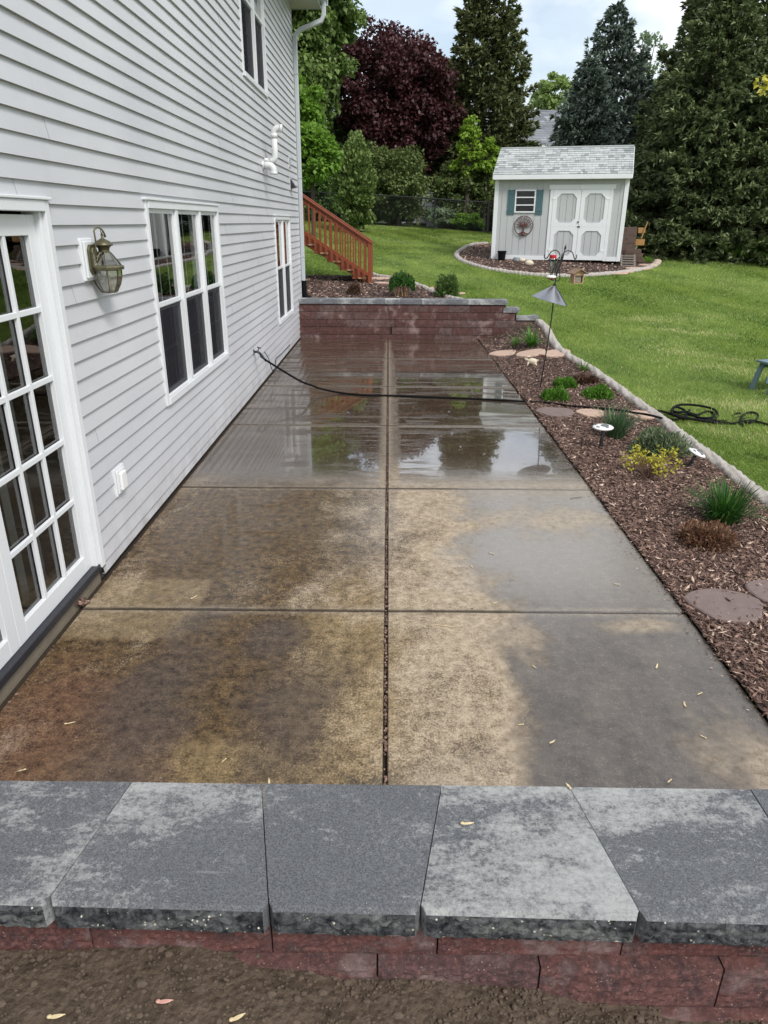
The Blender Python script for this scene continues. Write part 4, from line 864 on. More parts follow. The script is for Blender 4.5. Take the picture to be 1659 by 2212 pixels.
# ------------------------------------------------------------------ shed
def shed():
    zl = 1.20; A = atz(1062, 558, zl); B0 = ray(1338, 559.5); B = CAM+B0*((zl-.0-H)/B0[2])*.93
    A = Vector((A[0], A[1])); ang0 = R(-15.3); k0 = B0[0]/B0[1]   # right end on the sight line, wall turned 13 degrees
    t0 = (A.x-k0*A.y)/(k0*math.sin(ang0)-math.cos(ang0)); B = A+Vector((math.cos(ang0), math.sin(ang0)))*t0; d = (B-A); W = d.length; ang = math.atan2(d.y, d.x)
    print('shed', A, B, W, math.degrees(ang))
    r = empty('garden_shed', (A.x, A.y, zl-.02), ang, label='light grey garden shed with white double doors and teal shutters', cat='shed')
    D = 2.4; Hh = 2.14; mb = MB(); pt = W/19
    for i in range(19): mb.box(i*pt+.005, (i+1)*pt-.005, 0, .012, .10, Hh)
    mb.cm = 1; mb.box(0.01, W-.01, .013, .03, .05, Hh); mb.cm = 0
    ny = 12; py = D/ny
    for i in range(ny):
        for x in (0, W-.02): mb.box(x, x+.02, .03+i*py+.003, .03+(i+1)*py-.003, .05, Hh)
    mb.box(0, W, D, D+.02, .05, Hh)
    for x in (0.003, W-.017): mb.prism([(.03, Hh), (D, Hh), (D*.48, Hh+.72)], x, x+.014, Matrix(((0, 0, 1, 0), (1, 0, 0, 0), (0, 1, 0, 0), (0, 0, 0, 1))))
    mb.build('wall', ['shed_siding', 'siding_plain'], r)
    for s_ in (0, 1):
        mb = MB(); mb.prism([(-.022, -.021), (.085, -.021), (.085, -.001), (-.001, -.001), (-.001, .09), (-.022, .09)] if not s_ else [(W+.022, -.021), (W+.022, .09), (W+.001, .09), (W+.001, -.001), (W-.085, -.001), (W-.085, -.021)], 0, Hh); mb.build('corner_trim', 'white_paint', r)
    for a_, b_ in ((.086, .425*W), (.90*W, W-.086)): mb = MB(); mb.box(a_, b_, -.015, -.001, 0, .11); mb.build('base_trim', 'white_paint', r)
    # roof
    ov = .06; rise = .74; ry = D*.48; ey = -.20; e0 = Hh+.02; tz = lambda y: e0+(y-ey)/(ry-ey)*rise
    mb = MB(); mb.prism([(ey, e0-.02), (ey, e0), (ry, e0+rise), (D+.15, e0+.1), (D+.15, e0+.07), (ry, e0+rise-.03)], -ov, W+ov, Matrix(((0, 0, 1, 0), (1, 0, 0, 0), (0, 1, 0, 0), (0, 0, 0, 1)))); roof = mb.build('roof', 'roofing', r)
    rows = 12; sl = Vector((0, ry-ey, rise)); u = sl/rows; nrm = Vector((0, -rise, ry-ey)).normalized(); sh = MB()
    for k in range(rows):
        x = -ov-.01-random.uniform(0, .15)
        while x < W+ov:
            x1 = min(x+random.choice([.07, .10, .13, .17, .21]), W+ov+.01); xa = max(x, -ov-.01); sh.ct = random.choice([.15, .45, .7, .75, .8, .85, .9, .95]); 
            b0 = Vector((0, ey-.01, e0))+u*k; b1 = b0+u*1.02; h = nrm*(.012+random.choice([0, .006])); lo = nrm*.003
            if x1-xa > .01: sh.add([Vector((xa, 0, 0))+b0+h, Vector((x1-.004, 0, 0))+b0+h, Vector((x1-.004, 0, 0))+b1+lo, Vector((xa, 0, 0))+b1+lo, Vector((xa, 0, 0))+b0, Vector((x1-.004, 0, 0))+b0], [(0, 1, 2, 3), (4, 5, 1, 0)])
            x = x1
    sh.ct = .6; sh.tube([Vector((-ov, ry, e0+rise+.01)), Vector((W+ov, ry, e0+rise+.01))], .03, 6); sh.build('shingles', 'shingle', roof)
    mb = MB(); mb.box(-ov, W+ov, ey-.018, ey, e0-.115, e0-.002); mb.build('fascia', 'white_paint', r, bevel=.003)
    mb = MB(); mb.box(-ov, W+ov, ey, 0, e0-.118, e0-.105); mb.build('soffit', 'white_paint', r)
    mb = MB()
    for xx in (-ov-.018, W+ov): mb.prism([(ey, e0-.11), (ey, e0+.0), (ry, e0+rise), (D+.15, e0+.1), (D+.15, e0-.0), (ry, e0+rise-.12)], xx, xx+.018, Matrix(((0, 0, 1, 0), (1, 0, 0, 0), (0, 1, 0, 0), (0, 0, 0, 1))))
    mb.build('rake_board', 'white_paint', r)
    # door frame and leaves
    d0, d1 = .428*W, .898*W; mb = MB(); mb.box(d0, d0+.085, -.024, -.001, .0, 1.80); mb.box(d1-.085, d1, -.024, -.001, .0, 1.80); mb.box(d0-.04, d1+.05, -.028, -.001, 1.802, 1.915); mb.build('door_frame', 'white_paint', r, bevel=.003)
    mid = (d0+d1)/2
    for s, (a, b) in enumerate(((d0+.088, mid-.004), (mid+.004, d1-.088))):
        lf = MB(); w_ = b-a; y0, y1 = -.030, -.006; z0, z1 = .02, 1.797; st = .105
        ch = .11
        def ring(za, zb):
            O = [(a, za), (b, za), (b, zb), (a, zb)]; xa, xb, a2, b2 = a+st, b-st, za+.10, zb-.10
            I = [(xa+ch, a2), (xb-ch, a2), (xb, a2+ch), (xb, b2-ch), (xb-ch, b2), (xa+ch, b2), (xa, b2-ch), (xa, a2+ch)]
            vs = [(x, y0, z) for x, z in O+I]+[(x, y1, z) for x, z in O+I]
            fs = [(0, 1, 5, 4), (1, 2, 7, 6), (1, 6, 5), (2, 3, 9, 8), (2, 8, 7), (3, 0, 11, 10), (3, 10, 9), (0, 4, 11)]
            fs += [(4+i, 4+(i+1) % 8, 16+(i+1) % 8, 16+i) for i in range(8)]+[(i, 12+i, 12+(i+1) % 4, (i+1) % 4) for i in range(4)]
            lf.add(vs, fs)
        ring(z0, .865); ring(.867, z1); leaf = lf.build('door', 'white_paint', r)
        pn = MB(); k_ = 4
        for i in range(k_): pn.box(a+.02+(w_-.04)*i/k_+.005, a+.02+(w_-.04)*(i+1)/k_-.005, -.012, -.003, .03, 1.79)
        pn.build('panel', 'shed_siding', leaf)
        hx = a+.03 if s == 0 else b-.03
        hg = MB()
        for zz in (.25, 1.55): hg.box(hx-.05, hx+.05, -.036, -.0305, zz, zz+.05)
        hg.build('hinge', 'white_plastic', leaf)
    mb = MB(); mb.box(mid-.03, mid+.05, -.045, -.031, .86, .885); mb.lathe([(.001, 0), (.02, 0), (.02, .02), (.001, .025)], (mid-.02, -.03, .99), 10, 0, Matrix.Rotation(PI/2, 4, 'X')); mb.build('latch', 'dark_metal', r)
    mb = MB(); mb.box(mid-.02, mid+.03, -.05, -.029, 1.80, 1.90); mb.build('bolt', 'white_plastic', r)
    # window and shutters
    x0, x1, z0, z1 = .158*W, .318*W, 1.22, 1.80; mb = MB()
    for b in ((x0, x0+.035, z0, z1), (x1-.035, x1, z0, z1), (x0+.035, x1-.035, z0, z0+.035), (x0+.035, x1-.035, z1-.035, z1)): mb.box(b[0], b[1], -.03, -.001, b[2], b[3])
    for f in (1/3, 2/3): zz = z0+(z1-z0)*f; mb.box(x0+.035, x1-.035, -.028, -.004, zz-.014, zz+.014)
    wv_ = mb.build('window', 'white_paint', r, bevel=.002)
    mb = MB(); mb.box(x0+.03, x1-.03, -.006, -.002, z0+.03, z1-.03); mb.build('dark_pane', 'screen', wv_); mb = MB(); mb.add([(x0+.03, -.012, z0+.03), (x1-.03, -.012, z0+.03), (x1-.03, -.012, z1-.03), (x0+.03, -.012, z1-.03)], [(0, 1, 2, 3)]); mb.build('pane', 'window_glass', wv_)
    for a in (x0-.20, x1+.012):
        mb = MB()
        for i in range(3):
            w3 = .062; xx = a+i*.064; zt = z1+.0; mb.box(xx, xx+w3-.004, -.022, -.003, z0-.05, zt-(.012 if i == 1 else 0))
        mb.box(a, a+.186, -.028, -.0225, z0+.04, z0+.09); mb.box(a, a+.186, -.028, -.0225, z1-.12, z1-.07); mb.build('shutter', 'teal_paint', r, bevel=.002)
    rx = Matrix.Rotation(ang, 4, 'Z')
    def S(x, y, z): v = rx @ Vector((x, y, z)); return Vector((A.x+v.x, A.y+v.y, zl-.02+v.z))
    return S, W, ang, zl
S, SW, SANG, SZ = shed()
# round tree wall art on the shed
p = S(.24*SW, -.035, .885); r = empty('wall_art', p, SANG, label='round rust coloured metal tree plaque hung below the shed window', cat='wall art')
mb = MB(); mb.tube([(.25*math.cos(2*PI*i/40), 0, .25*math.sin(2*PI*i/40)) for i in range(41)], .011, 6); mb.build('ring', 'rust_metal', r, smooth=True)
mb = MB(); mb.tube([(0, 0, -.24), (.005, 0, -.15), (-.005, 0, -.06), (0, 0, 0)], [.05, .022, .018, .016], 6)
random.seed(3)
for i in range(-3, 4): mb.tube([(i*.006, 0, -.16), (i*.035, 0, -.20), (i*.055, 0, -.225+abs(i)*.008)], [.014, .009, .005], 5)
tips = []
for i in range(11):
    q = PI*(-.08+1.16*i/10); a = Vector((math.cos(q)*.10, 0, .0+math.sin(q)*.09)); b = Vector((math.cos(q)*.20, 0, .02+math.sin(q)*.20)); mb.tube([(0, 0, -.03), a, b], [.012, .008, .004], 5); tips += [a, (a+b)/2, b]
mb.build('trunk', 'rust_metal', r)
mb = MB()
for t_ in tips*4:
    q = random.uniform(0, 6.28); d = random.uniform(.01, .035); c = t_+Vector((math.cos(q)*d, 0, math.sin(q)*d)); k = random.uniform(0, 6.28); s = .013
    if c.length < .24: mb.add([c+Vector((math.cos(k)*s, -.004, math.sin(k)*s)), c+Vector((math.cos(k+1.6)*s*.5, .001, math.sin(k+1.6)*s*.5)), c-Vector((math.cos(k)*s, .004, math.sin(k)*s)), c-Vector((math.cos(k+1.6)*s*.5, .001, math.sin(k+1.6)*s*.5))], [(0, 1, 2, 3)])
mb.build('leaves', 'rust_metal', r)
# pots in front of the shed
def gp(px, py): return V3(at(px, py))
p = S(.30, -.14, 0); p.z = float(gz(p.x, p.y)); r = empty('plant_pot', p, label='empty black nursery pot at the left corner of the shed', cat='plant pot')
mb = MB(); mb.lathe([(.09, 0), (.115, .22), (.128, .22), (.128, .26), (.115, .26), (.11, .24), (.10, .20)], n=22); mb.build('pot', 'black_rubber', r, smooth=False)
mb = MB(); mb.lathe([(.001, .19), (.105, .195), (.105, .20), (.001, .205)], n=20); mb.build('potting_soil', 'soil_clod', r)
p = S(.72, -.12, 0); p.z = float(gz(p.x, p.y)); r = empty('plant_pot', p, label='low grey bowl turned over beside the black pot at the shed', cat='plant pot')
mb = MB(); mb.lathe([(.115, 0), (.115, .03), (.105, .032), (.10, .075), (.085, .08), (.075, .10), (.001, .105)], n=24); mb.build('bowl', 'pot_grey', r, smooth=False)

def stone(name, px, py, rx_, ry_, hz, mat, label, cat, group=None, rz=0, seed=0):
    p = gp(px, py); g = random.Random(seed+int(px)); mb = MB(); n = 22
    pr = []; vs = []
    for (k, z) in ((.93, -.6), (1., .1), (.98, .8), (.93, 1.)):
        for j in range(n): q = 2*PI*j/n; w_ = 1+.05*math.sin(q*3+seed)+.03*math.sin(q*5+px); vs.append((rx_*k*w_*math.cos(q), ry_*k*w_*math.sin(q), z*hz+.002*math.sin(q*4)))
    mb.add(vs, [(i*n+j, i*n+(j+1) % n, (i+1)*n+(j+1) % n, (i+1)*n+j) for i in range(3) for j in range(n)]+[tuple(3*n+j for j in range(n))])
    nrm = Vector((float(gz(p.x-.1, p.y)-gz(p.x+.1, p.y)), float(gz(p.x, p.y-.1)-gz(p.x, p.y+.1)), .2)).normalized()
    o = mb.build(name, mat, loc=p+Vector((0, 0, .012))); o.rotation_euler = (Vector((0, 0, 1)).rotation_difference(nrm).to_matrix() @ Matrix.Rotation(rz, 3, 'Z')).to_euler()
    return tag(o, label, cat, group)
ss = 'stepping stones in the long mulch bed'
stone('stepping_stone', 1086, 767, .24, .22, .035, 'stepping_tan', 'round tan stepping stone nearest the patio, in the row by the daylily', 'stepping stone', ss)
stone('stepping_stone', 1146, 767, .25, .22, .035, 'stepping_tan', 'middle tan stepping stone in the row of three by the daylily', 'stepping stone', ss)
stone('stepping_stone', 1200, 767.5, .25, .22, .035, 'stepping_tan', 'tan stepping stone touching the curb in the row of three', 'stepping stone', ss)
stone('stepping_stone', 1199, 895, .23, .215, .03, 'stepping_red', 'reddish round stepping stone beside the patio below the black hose', 'stepping stone', ss)
stone('stepping_stone', 1275, 897, .17, .17, .03, 'stepping_tan', 'pinkish stepping stone left of the spiky iris clump', 'stepping stone', ss)
stone('stepping_stone', 1388, 901, .20, .18, .03, 'stepping_tan', 'pinkish stepping stone between the iris clump and the curb', 'stepping stone', ss)
stone('stepping_stone', 1565, 1316, .225, .205, .03, 'stepping_red', 'largest dark red round stepping stone at lower right', 'stepping stone', ss)
stone('stepping_stone', 1686, 1292, .20, .19, .03, 'stepping_red', 'dark red stepping stone cut off by the right edge', 'stepping stone', ss)
s2 = 'flat stones behind the far wall'
stone('flagstone', 822, 603, .26, .16, .02, 'stepping_tan', 'flat tan stone at the foot of the red stairs', 'flagstone', s2, .2)
stone('flagstone', 826, 613, .20, .10, .02, 'stepping_tan', 'narrow flat stone just below the one at the stair foot', 'flagstone', s2, -.1)
stone('flagstone', 950, 624, .24, .14, .02, 'stepping_tan', 'flat stone between the clipped bush and the leafy bush', 'flagstone', s2, .3)
stone('flagstone', 983, 636, .22, .10, .02, 'stepping_tan', 'flat stone close behind the leafy bush on the wall', 'flagstone', s2, .1)
s3 = 'pinkish stones in the shed bed'
stone('flagstone', 1378, 582, .35, .16, .03, 'stepping_tan', 'large pink flat stone at the right of the shed bed', 'flagstone', s3, .1)
stone('flagstone', 1398, 574, .24, .12, .02, 'stepping_tan', 'pale flat stone near the curved end of the shed bed', 'flagstone', s3)
stone('flagstone', 1350, 589, .22, .10, .02, 'stepping_tan', 'small pink flat stone at the front edge of the shed bed', 'flagstone', s3)
stone('flagstone', 1332, 592, .30, .12, .02, 'stepping_tan', 'pink flat stone touching the front curb of the shed bed', 'flagstone', s3)
def rock(px, py, r_, label, mat='cream_stone', sq=.7, group=None):
    p = gp(px, py); mb = MB(); g = random.Random(px); mb.ell((0, 0, 0), (r_, r_*.8, r_*sq), 12, 8)
    mb.v = [tuple(np.array(v)*(1+g.uniform(-.14, .14))) for v in mb.v]; o = mb.build('rock', mat, loc=p+Vector((0, 0, r_*sq*.45)), smooth=True); return tag(o, label, 'rock', group)
gr_ = 'pale rocks in the shed bed'
rock(1128, 565, .09, 'small cream rock in front of the shed, left of the knobby one', group=gr_); rock(1143, 572, .12, 'knobby cream rock at the front of the shed bed', group=gr_); rock(1070, 559, .08, 'tiny cream rock at the left shed corner', group=gr_)
rock(1347, 561, .16, 'flat grey rock at the right corner of the shed', 'fieldstone', .4, gr_); rock(1354, 551, .10, 'grey rock beside the wooden ramp boards', 'fieldstone', .8, gr_); rock(1383, 556, .14, 'grey rock at the end of the stacked boards', 'fieldstone', .6, gr_)
# edging rocks on the right end of the shed bed
for i, (x, y) in enumerate([(1400, 553), (1410, 557), (1416, 562), (1420, 568), (1417, 573), (1408, 578)]): rock(x, y, .12, ['rearmost', 'second from the back', 'third from the back', 'outermost', 'second from the front', 'frontmost'][i]+' of the grey edging rocks right of the shed', 'fieldstone', .6, 'edging rocks of the shed bed')

# boards leaning beside the shed
def pl(px, py, zz): return aty(px, py, zz)
cR = S(SW+.05, .25, 0)
def board(name, a, b, wd, th, mat, label, cat='board', group=None, upv=(0, 0, 1)):
    a, b = Vector(a), Vector(b); mb = MB(); mb.bar((0, 0, 0), b-a, wd, th, upv); o = mb.build(name, mat, loc=a, bevel=.004); return tag(o, label, cat, group)
def G(p, dz=0): return Vector((p.x, p.y, float(gz(p.x, p.y))+dz))
gw = 'wood scraps beside the shed'
rr = empty('leaning_panel', G(S(SW-.12, .75, 0)), SANG, label='dark brown board panel standing against the right side of the shed', cat='panel', group=gw)
mb = MB()
for i in range(4): mb.box(0, .52, -.02+random.uniform(0, .006), .012, .06+i*.215, .06+i*.215+.208)
mb.build('board', 'old_wood', rr, bevel=.004)
mb = MB()
for x in (.05, .42): mb.box(x, x+.06, .012, .05, 0, .92)
mb.build('batten', 'old_wood', rr)
mb = MB()
for x, z in ((.26, .62), (.24, .84)): mb.tube([(x, -.025, z), (x, -.035, z)], .014, 8)
mb.build('knot', 'black_metal', rr)
rr = empty('wooden_chair_frame', G(S(SW+.40, .85, 0)), SANG, label='small yellow wood frame behind the brown panel by the shed', cat='wood frame', group=gw)
mb = MB(); mb.box(0, .24, 0, .03, .44, .60); mb.build('slat', 'yellow_wood', rr, bevel=.005); mb = MB(); mb.box(.03, .22, .005, .035, .76, .90); mb.build('slat', 'yellow_wood', rr, bevel=.005); mb = MB(); mb.bar((.14, -.005, .62), (.25, -.005, 1.05), .045, .03); mb.build('upright', 'yellow_wood', rr, bevel=.005)
rr = empty('wood_ramp', G(S(SW+.04, -.30, 0)), SANG, label='weathered grey plank ramp sloping down beside the shed', cat='ramp', group=gw)
mb = MB()
for i in range(5): mb.box(0, .40, 0+i*.155, .148+i*.155, .03+i*.055, .06+i*.055)
mb.build('plank', 'grey_wood', rr, bevel=.004); mb = MB()
for x in (.02, .36): mb.bar((x, 0, .0), (x, .78, .28), .04, .06)
mb.build('rail', 'grey_wood', rr)
rr = empty('timber_stack', G(S(SW+.12, .55, 0)), SANG, label='low stack of dark timbers behind the plank ramp', cat='timber', group=gw)
for i in range(3): mb = MB(); mb.box(.02*i, .55-.05*i, -.04, .12, .02+i*.12, .13+i*.12); mb.build('timber', 'old_wood', rr, bevel=.006)

# ------------------------------------------------------------------ fences and neighbours
def chain_fence():
    pxs = [(560, 466, 437), (797, 491, 427), (938, 503, 435), (1054, 507, 442), (1230, 512, 452), (1420, 520, 462), (1660, 530, 474)]
    Y0 = 33.0; pts = []
    for px, yb, yt in pxs: d = ray(px, 480); x = d[0]/d[1]*Y0; pts.append(Vector((x, Y0, float(gz(x, Y0)))))
    hgt = 1.22; r = empty('chain_link_fence', pts[2], label='black chain link fence across the back of the lawn', cat='fence')
    o = pts[2]
    for i, p in enumerate(pts):
        q = MB(); q.tube([p-o-Vector((0, 0, .2)), p-o+Vector((0, 0, hgt+.02))], .032 if i != 3 else .065, 8); q.lathe([(.036, 0), (.03, .03), (.001, .045)], tuple(p-o+Vector((0, 0, hgt+.02))), 8); q.build('post', 'black_metal', r)
    q = MB(); q.tube([p-o+Vector((0, 0, hgt)) for p in pts], .022, 6); q.build('top_rail', 'black_metal', r)
    q = MB(); st = .06
    for a, b in zip(pts[:-1], pts[1:]):
        ln = (b-a).length; n = int(ln/st)
        for i in range(-int(hgt/st), n):
            for s_ in (1, -1):
                u0 = i*st; u1 = u0+hgt
                if s_ == 1: e0, e1, f0, f1 = u0, u1, 0., hgt
                else: e0, e1, f0, f1 = u0, u1, hgt, 0.
                c0 = max(0, e0); c1 = min(ln, e1)
                if c1 <= c0: continue
                g0 = f0+(f1-f0)*(c0-e0)/hgt; g1 = f0+(f1-f0)*(c1-e0)/hgt; A = a+(b-a)*(c0/ln)-o+Vector((0, 0, g0+.02)); B = a+(b-a)*(c1/ln)-o+Vector((0, 0, g1+.02)); w_ = .0022
                q.add([A+Vector((-w_, 0, 0)), A+Vector((w_, 0, 0)), B+Vector((w_, 0, 0)), B+Vector((-w_, 0, 0))], [(0, 1, 2, 3)])
    q.build('mesh', 'black_metal', r)
chain_fence()
r = empty('vinyl_fence', (2.5, 37.5, float(gz(2.5, 37.5))), label='white vinyl privacy fence showing through the shrubs', cat='fence')
for i in range(-2, 5):
    x = i*1.9-.6; z = float(gz(2.5+x, 37.5))-r.location.z
    q = MB(); q.box(x-.065, x+.065, -.065, .065, z-.2, z+1.62); q.build('post', 'white_vinyl', r, bevel=.005); q = MB(); q.lathe([(.10, 0), (.10, .03), (.02, .10), (.001, .10)], (x, 0, z+1.62), 4, PI/4); q.build('post_cap', 'white_vinyl', r)
    q = MB()
    for j in range(11): q.box(x+.07+j*.16, x+.07+j*.16+.155, -.02, .02, z+.1, z+1.45)
    q.box(x+.065, x+1.835, -.03, .03, z+1.4, z+1.55); q.box(x+.065, x+1.835, -.03, .03, z+.02, z+.15); q.build('panel', 'white_vinyl', r)
def nhouse(x, y, w_, d, h, rh, rz, label, eave=.5, hip=False):
    z0 = float(gz(x, y)); r = empty('neighbour_house', (x, y, z0), rz, label=label, cat='house'); q = MB(); q.box(-w_/2, w_/2, 0, d, -.5, h)
    for s_ in (-w_/2+.001, w_/2-.021): q.prism([(0, h), (d, h), (d/2, h+rh)], s_, s_+.02, Matrix(((0, 0, 1, 0), (1, 0, 0, 0), (0, 1, 0, 0), (0, 0, 0, 1))))
    q.build('wall', 'neighbor_wall', r)
    q = MB(); nr = 16; up_ = Vector((0, d/2+eave, rh)); W2 = w_/2+eave
    for sgn in (0, 1):
        for k in range(nr):
            x0 = -W2-random.uniform(0, .8)
            while x0 < W2:
                x1 = min(x0+random.uniform(.3, 1.0), W2); a = max(x0, -W2); q.ct = random.random(); lo = -eave+up_.y*k/nr; hi = -eave+up_.y*(k+1)/nr; zl_ = h+rh*k/nr; zh = h+rh*(k+1)/nr
                if sgn: lo, hi = d-lo, d-hi
                q.add([(a, lo, zl_+.03), (x1, lo, zl_+.03), (x1, hi, zh+.005), (a, hi, zh+.005), (a, lo, zl_-.02), (x1, lo, zl_-.02)], [(0, 1, 2, 3), (4, 5, 1, 0)]); x0 = x1
    q.build('roof', 'neighbor_shingle', r)
    q = MB(); q.box(-W2, W2, -eave-.03, -eave, h-.18, h+.02)
    for s_ in (-W2-.03, W2): q.prism([(-eave, h-.16), (-eave, h+.03), (d/2, h+rh+.03), (d+eave, h+.03), (d+eave, h-.16), (d/2, h+rh-.18)], s_, s_+.03, Matrix(((0, 0, 1, 0), (1, 0, 0, 0), (0, 1, 0, 0), (0, 0, 0, 1))))
    q.build('trim', 'white_paint', r)
    for xx in (-w_*.3, w_*.1): q = MB(); q.box(xx, xx+1.2, -.05, -.003, 1., 2.3); wq = q.build('window', 'white_paint', r); q = MB(); q.box(xx+.07, xx+1.13, -.055, -.051, 1.07, 2.23); q.build('pane', 'screen', wq)
nhouse(10.9, 52, 7.0, 9, 4.7, 2.7, .12, 'neighbour house with a grey shingle roof between the dark and blue spruces')
nhouse(3.0, 58, 8, 9, 5.2, 3.0, -.1, 'neighbour house roof glimpsed behind the crimson maple')

# ------------------------------------------------------------------ trees
def unit(v): return v/np.maximum(np.linalg.norm(v, axis=-1, keepdims=True), 1e-9)
def leafquads(c, d, n, ln, wd):
    """diamond leaves centred at c, pointing along d, facing n"""
    s = unit(np.cross(d, n)); ln = np.asarray(ln)[:, None]/2; wd = np.asarray(wd)[:, None]/2
    nn = unit(np.cross(s, d)); dr = nn*ln*.25
    return np.stack([c-d*ln, c+s*wd+d*ln*.1+dr, c+d*ln-dr*.5, c-s*wd+d*ln*.1+dr], 1).reshape(-1, 3)
def spruce(px, pyb, Y, Ht, Rb, mat, label, seed, nb=640, dens=1., sp=.24, zlow=.0, sparse=0, group=None, name='spruce_tree', top=None, upt=.35, power=.85, base=None):
    """px: image column of the trunk, Y: distance; top: image row of the apex"""
    d = ray(px, 480); x = d[0]/d[1]*Y; zg = float(gz(x, Y)); 
    if top is not None:
        dt = ray(px, top); Ht = H+dt[2]/dt[1]*Y-zg; x = dt[0]/dt[1]*Y
    g = np.random.default_rng(seed); r = empty(name, (x, Y, zg), label=label, cat='tree', group=group)
    mb = MB(); mb.tube([(0, 0, -.3), (0, 0, Ht*.5), (0, 0, Ht*.97)], [Ht*.018+.05, Ht*.010+.02, .015], 8)
    hh = g.random(nb)**1.15*(1-zlow)+zlow; hh = np.sort(hh); nw_ = max(12, int(Ht/.42)); hh = np.clip((np.round(hh*nw_)+g.normal(0, .14, nb))/nw_, .005, .99); az = np.arange(nb)*2.39996+g.normal(0, .3, nb)
    Lb = Rb*(1-hh)**power*g.uniform(.72, 1.12, nb)*(1+.10*np.sin(az*3+hh*9+seed)+.10*np.sin(hh*Ht*4.2+az))+.22*(1-hh)+.10
    Cs, Ds, Ts, Ls = [], [], [], []
    for i in range(nb):
        L_ = Lb[i]; a = az[i]; z0 = hh[i]*Ht; dirh = np.array([math.cos(a), math.sin(a), 0]); sd_ = np.array([-math.sin(a), math.cos(a), 0])
        droop = -.34*(1-hh[i])+.45*hh[i]
        end = dirh*L_+np.array([0, 0, droop*L_])
        if i % 5 == 0: mb.tube([(0, 0, z0), tuple(end*.5+np.array([0, 0, z0])), tuple(end*.9+np.array([0, 0, z0]))], [.03*L_/2+.012, .012, .006], 4, False)
        nt_ = max(3, int((2.2+L_*3.9)*dens)); k_ = 11; n_ = nt_*k_
        tt = .15+.85*g.random(nt_)**.55; tt[0] = 1.; spread = (.08+.34*L_*(1-tt*.75)); off = g.uniform(-1, 1, nt_)*spread
        cc_ = end*tt[:, None]+np.array([0, 0, 1.])*(.14*L_*(tt**2)-.05*L_)[:, None]+np.array([0, 0, z0])+sd_*off[:, None]+np.array([0, 0, 1.])*(g.normal(-.02, .07, nt_)-np.abs(off)*.22)[:, None]
        dt_ = unit(dirh*.8+sd_*(off/(spread+.01)*.8)[:, None]+np.array([0, 0, 1.])*g.normal(upt, .2, nt_)[:, None])
        c = np.repeat(cc_, k_, 0); d0_ = np.repeat(dt_, k_, 0); t3 = np.repeat(tt, k_); tb = np.repeat(g.random(nt_), k_)
        dd = unit(d0_+g.normal(0, .42, (n_, 3))); s1 = 1.25*sp*g.uniform(.7, 1.25, n_)*(.7+.3*(1-hh[i])); c = c+dd*(s1*.42)[:, None]
        Cs.append(c); Ds.append(dd); Ts.append(np.clip(.02+.18*g.random(n_)+.62*tb**1.6*t3+.22*(dd[:, 2] > .35)*t3, 0, 1)); Ls.append(s1)  # outer and upturned sprigs tinted lighter: lit bough tops put into the colour
    # leader
    n_ = 60; c = np.zeros((n_, 3)); c[:, 2] = Ht*(.93+.08*g.random(n_)); dd = unit(np.stack([g.normal(0, .6, n_), g.normal(0, .6, n_), np.full(n_, .9)], 1)); Cs.append(c); Ds.append(dd); Ts.append(g.random(n_)*.7); Ls.append(np.full(n_, sp))
    c, dd, tn, ln = np.concatenate(Cs), np.concatenate(Ds), np.concatenate(Ts), np.concatenate(Ls)
    nrm = unit(g.normal(0, .6, c.shape)+np.array([0, 0, 1.])); mb.build('trunk', 'bark', r)
    npmesh('crown', leafquads(c, dd, nrm, ln, ln*g.uniform(.22, .40, len(ln))), 4, mat, tn, r); return r
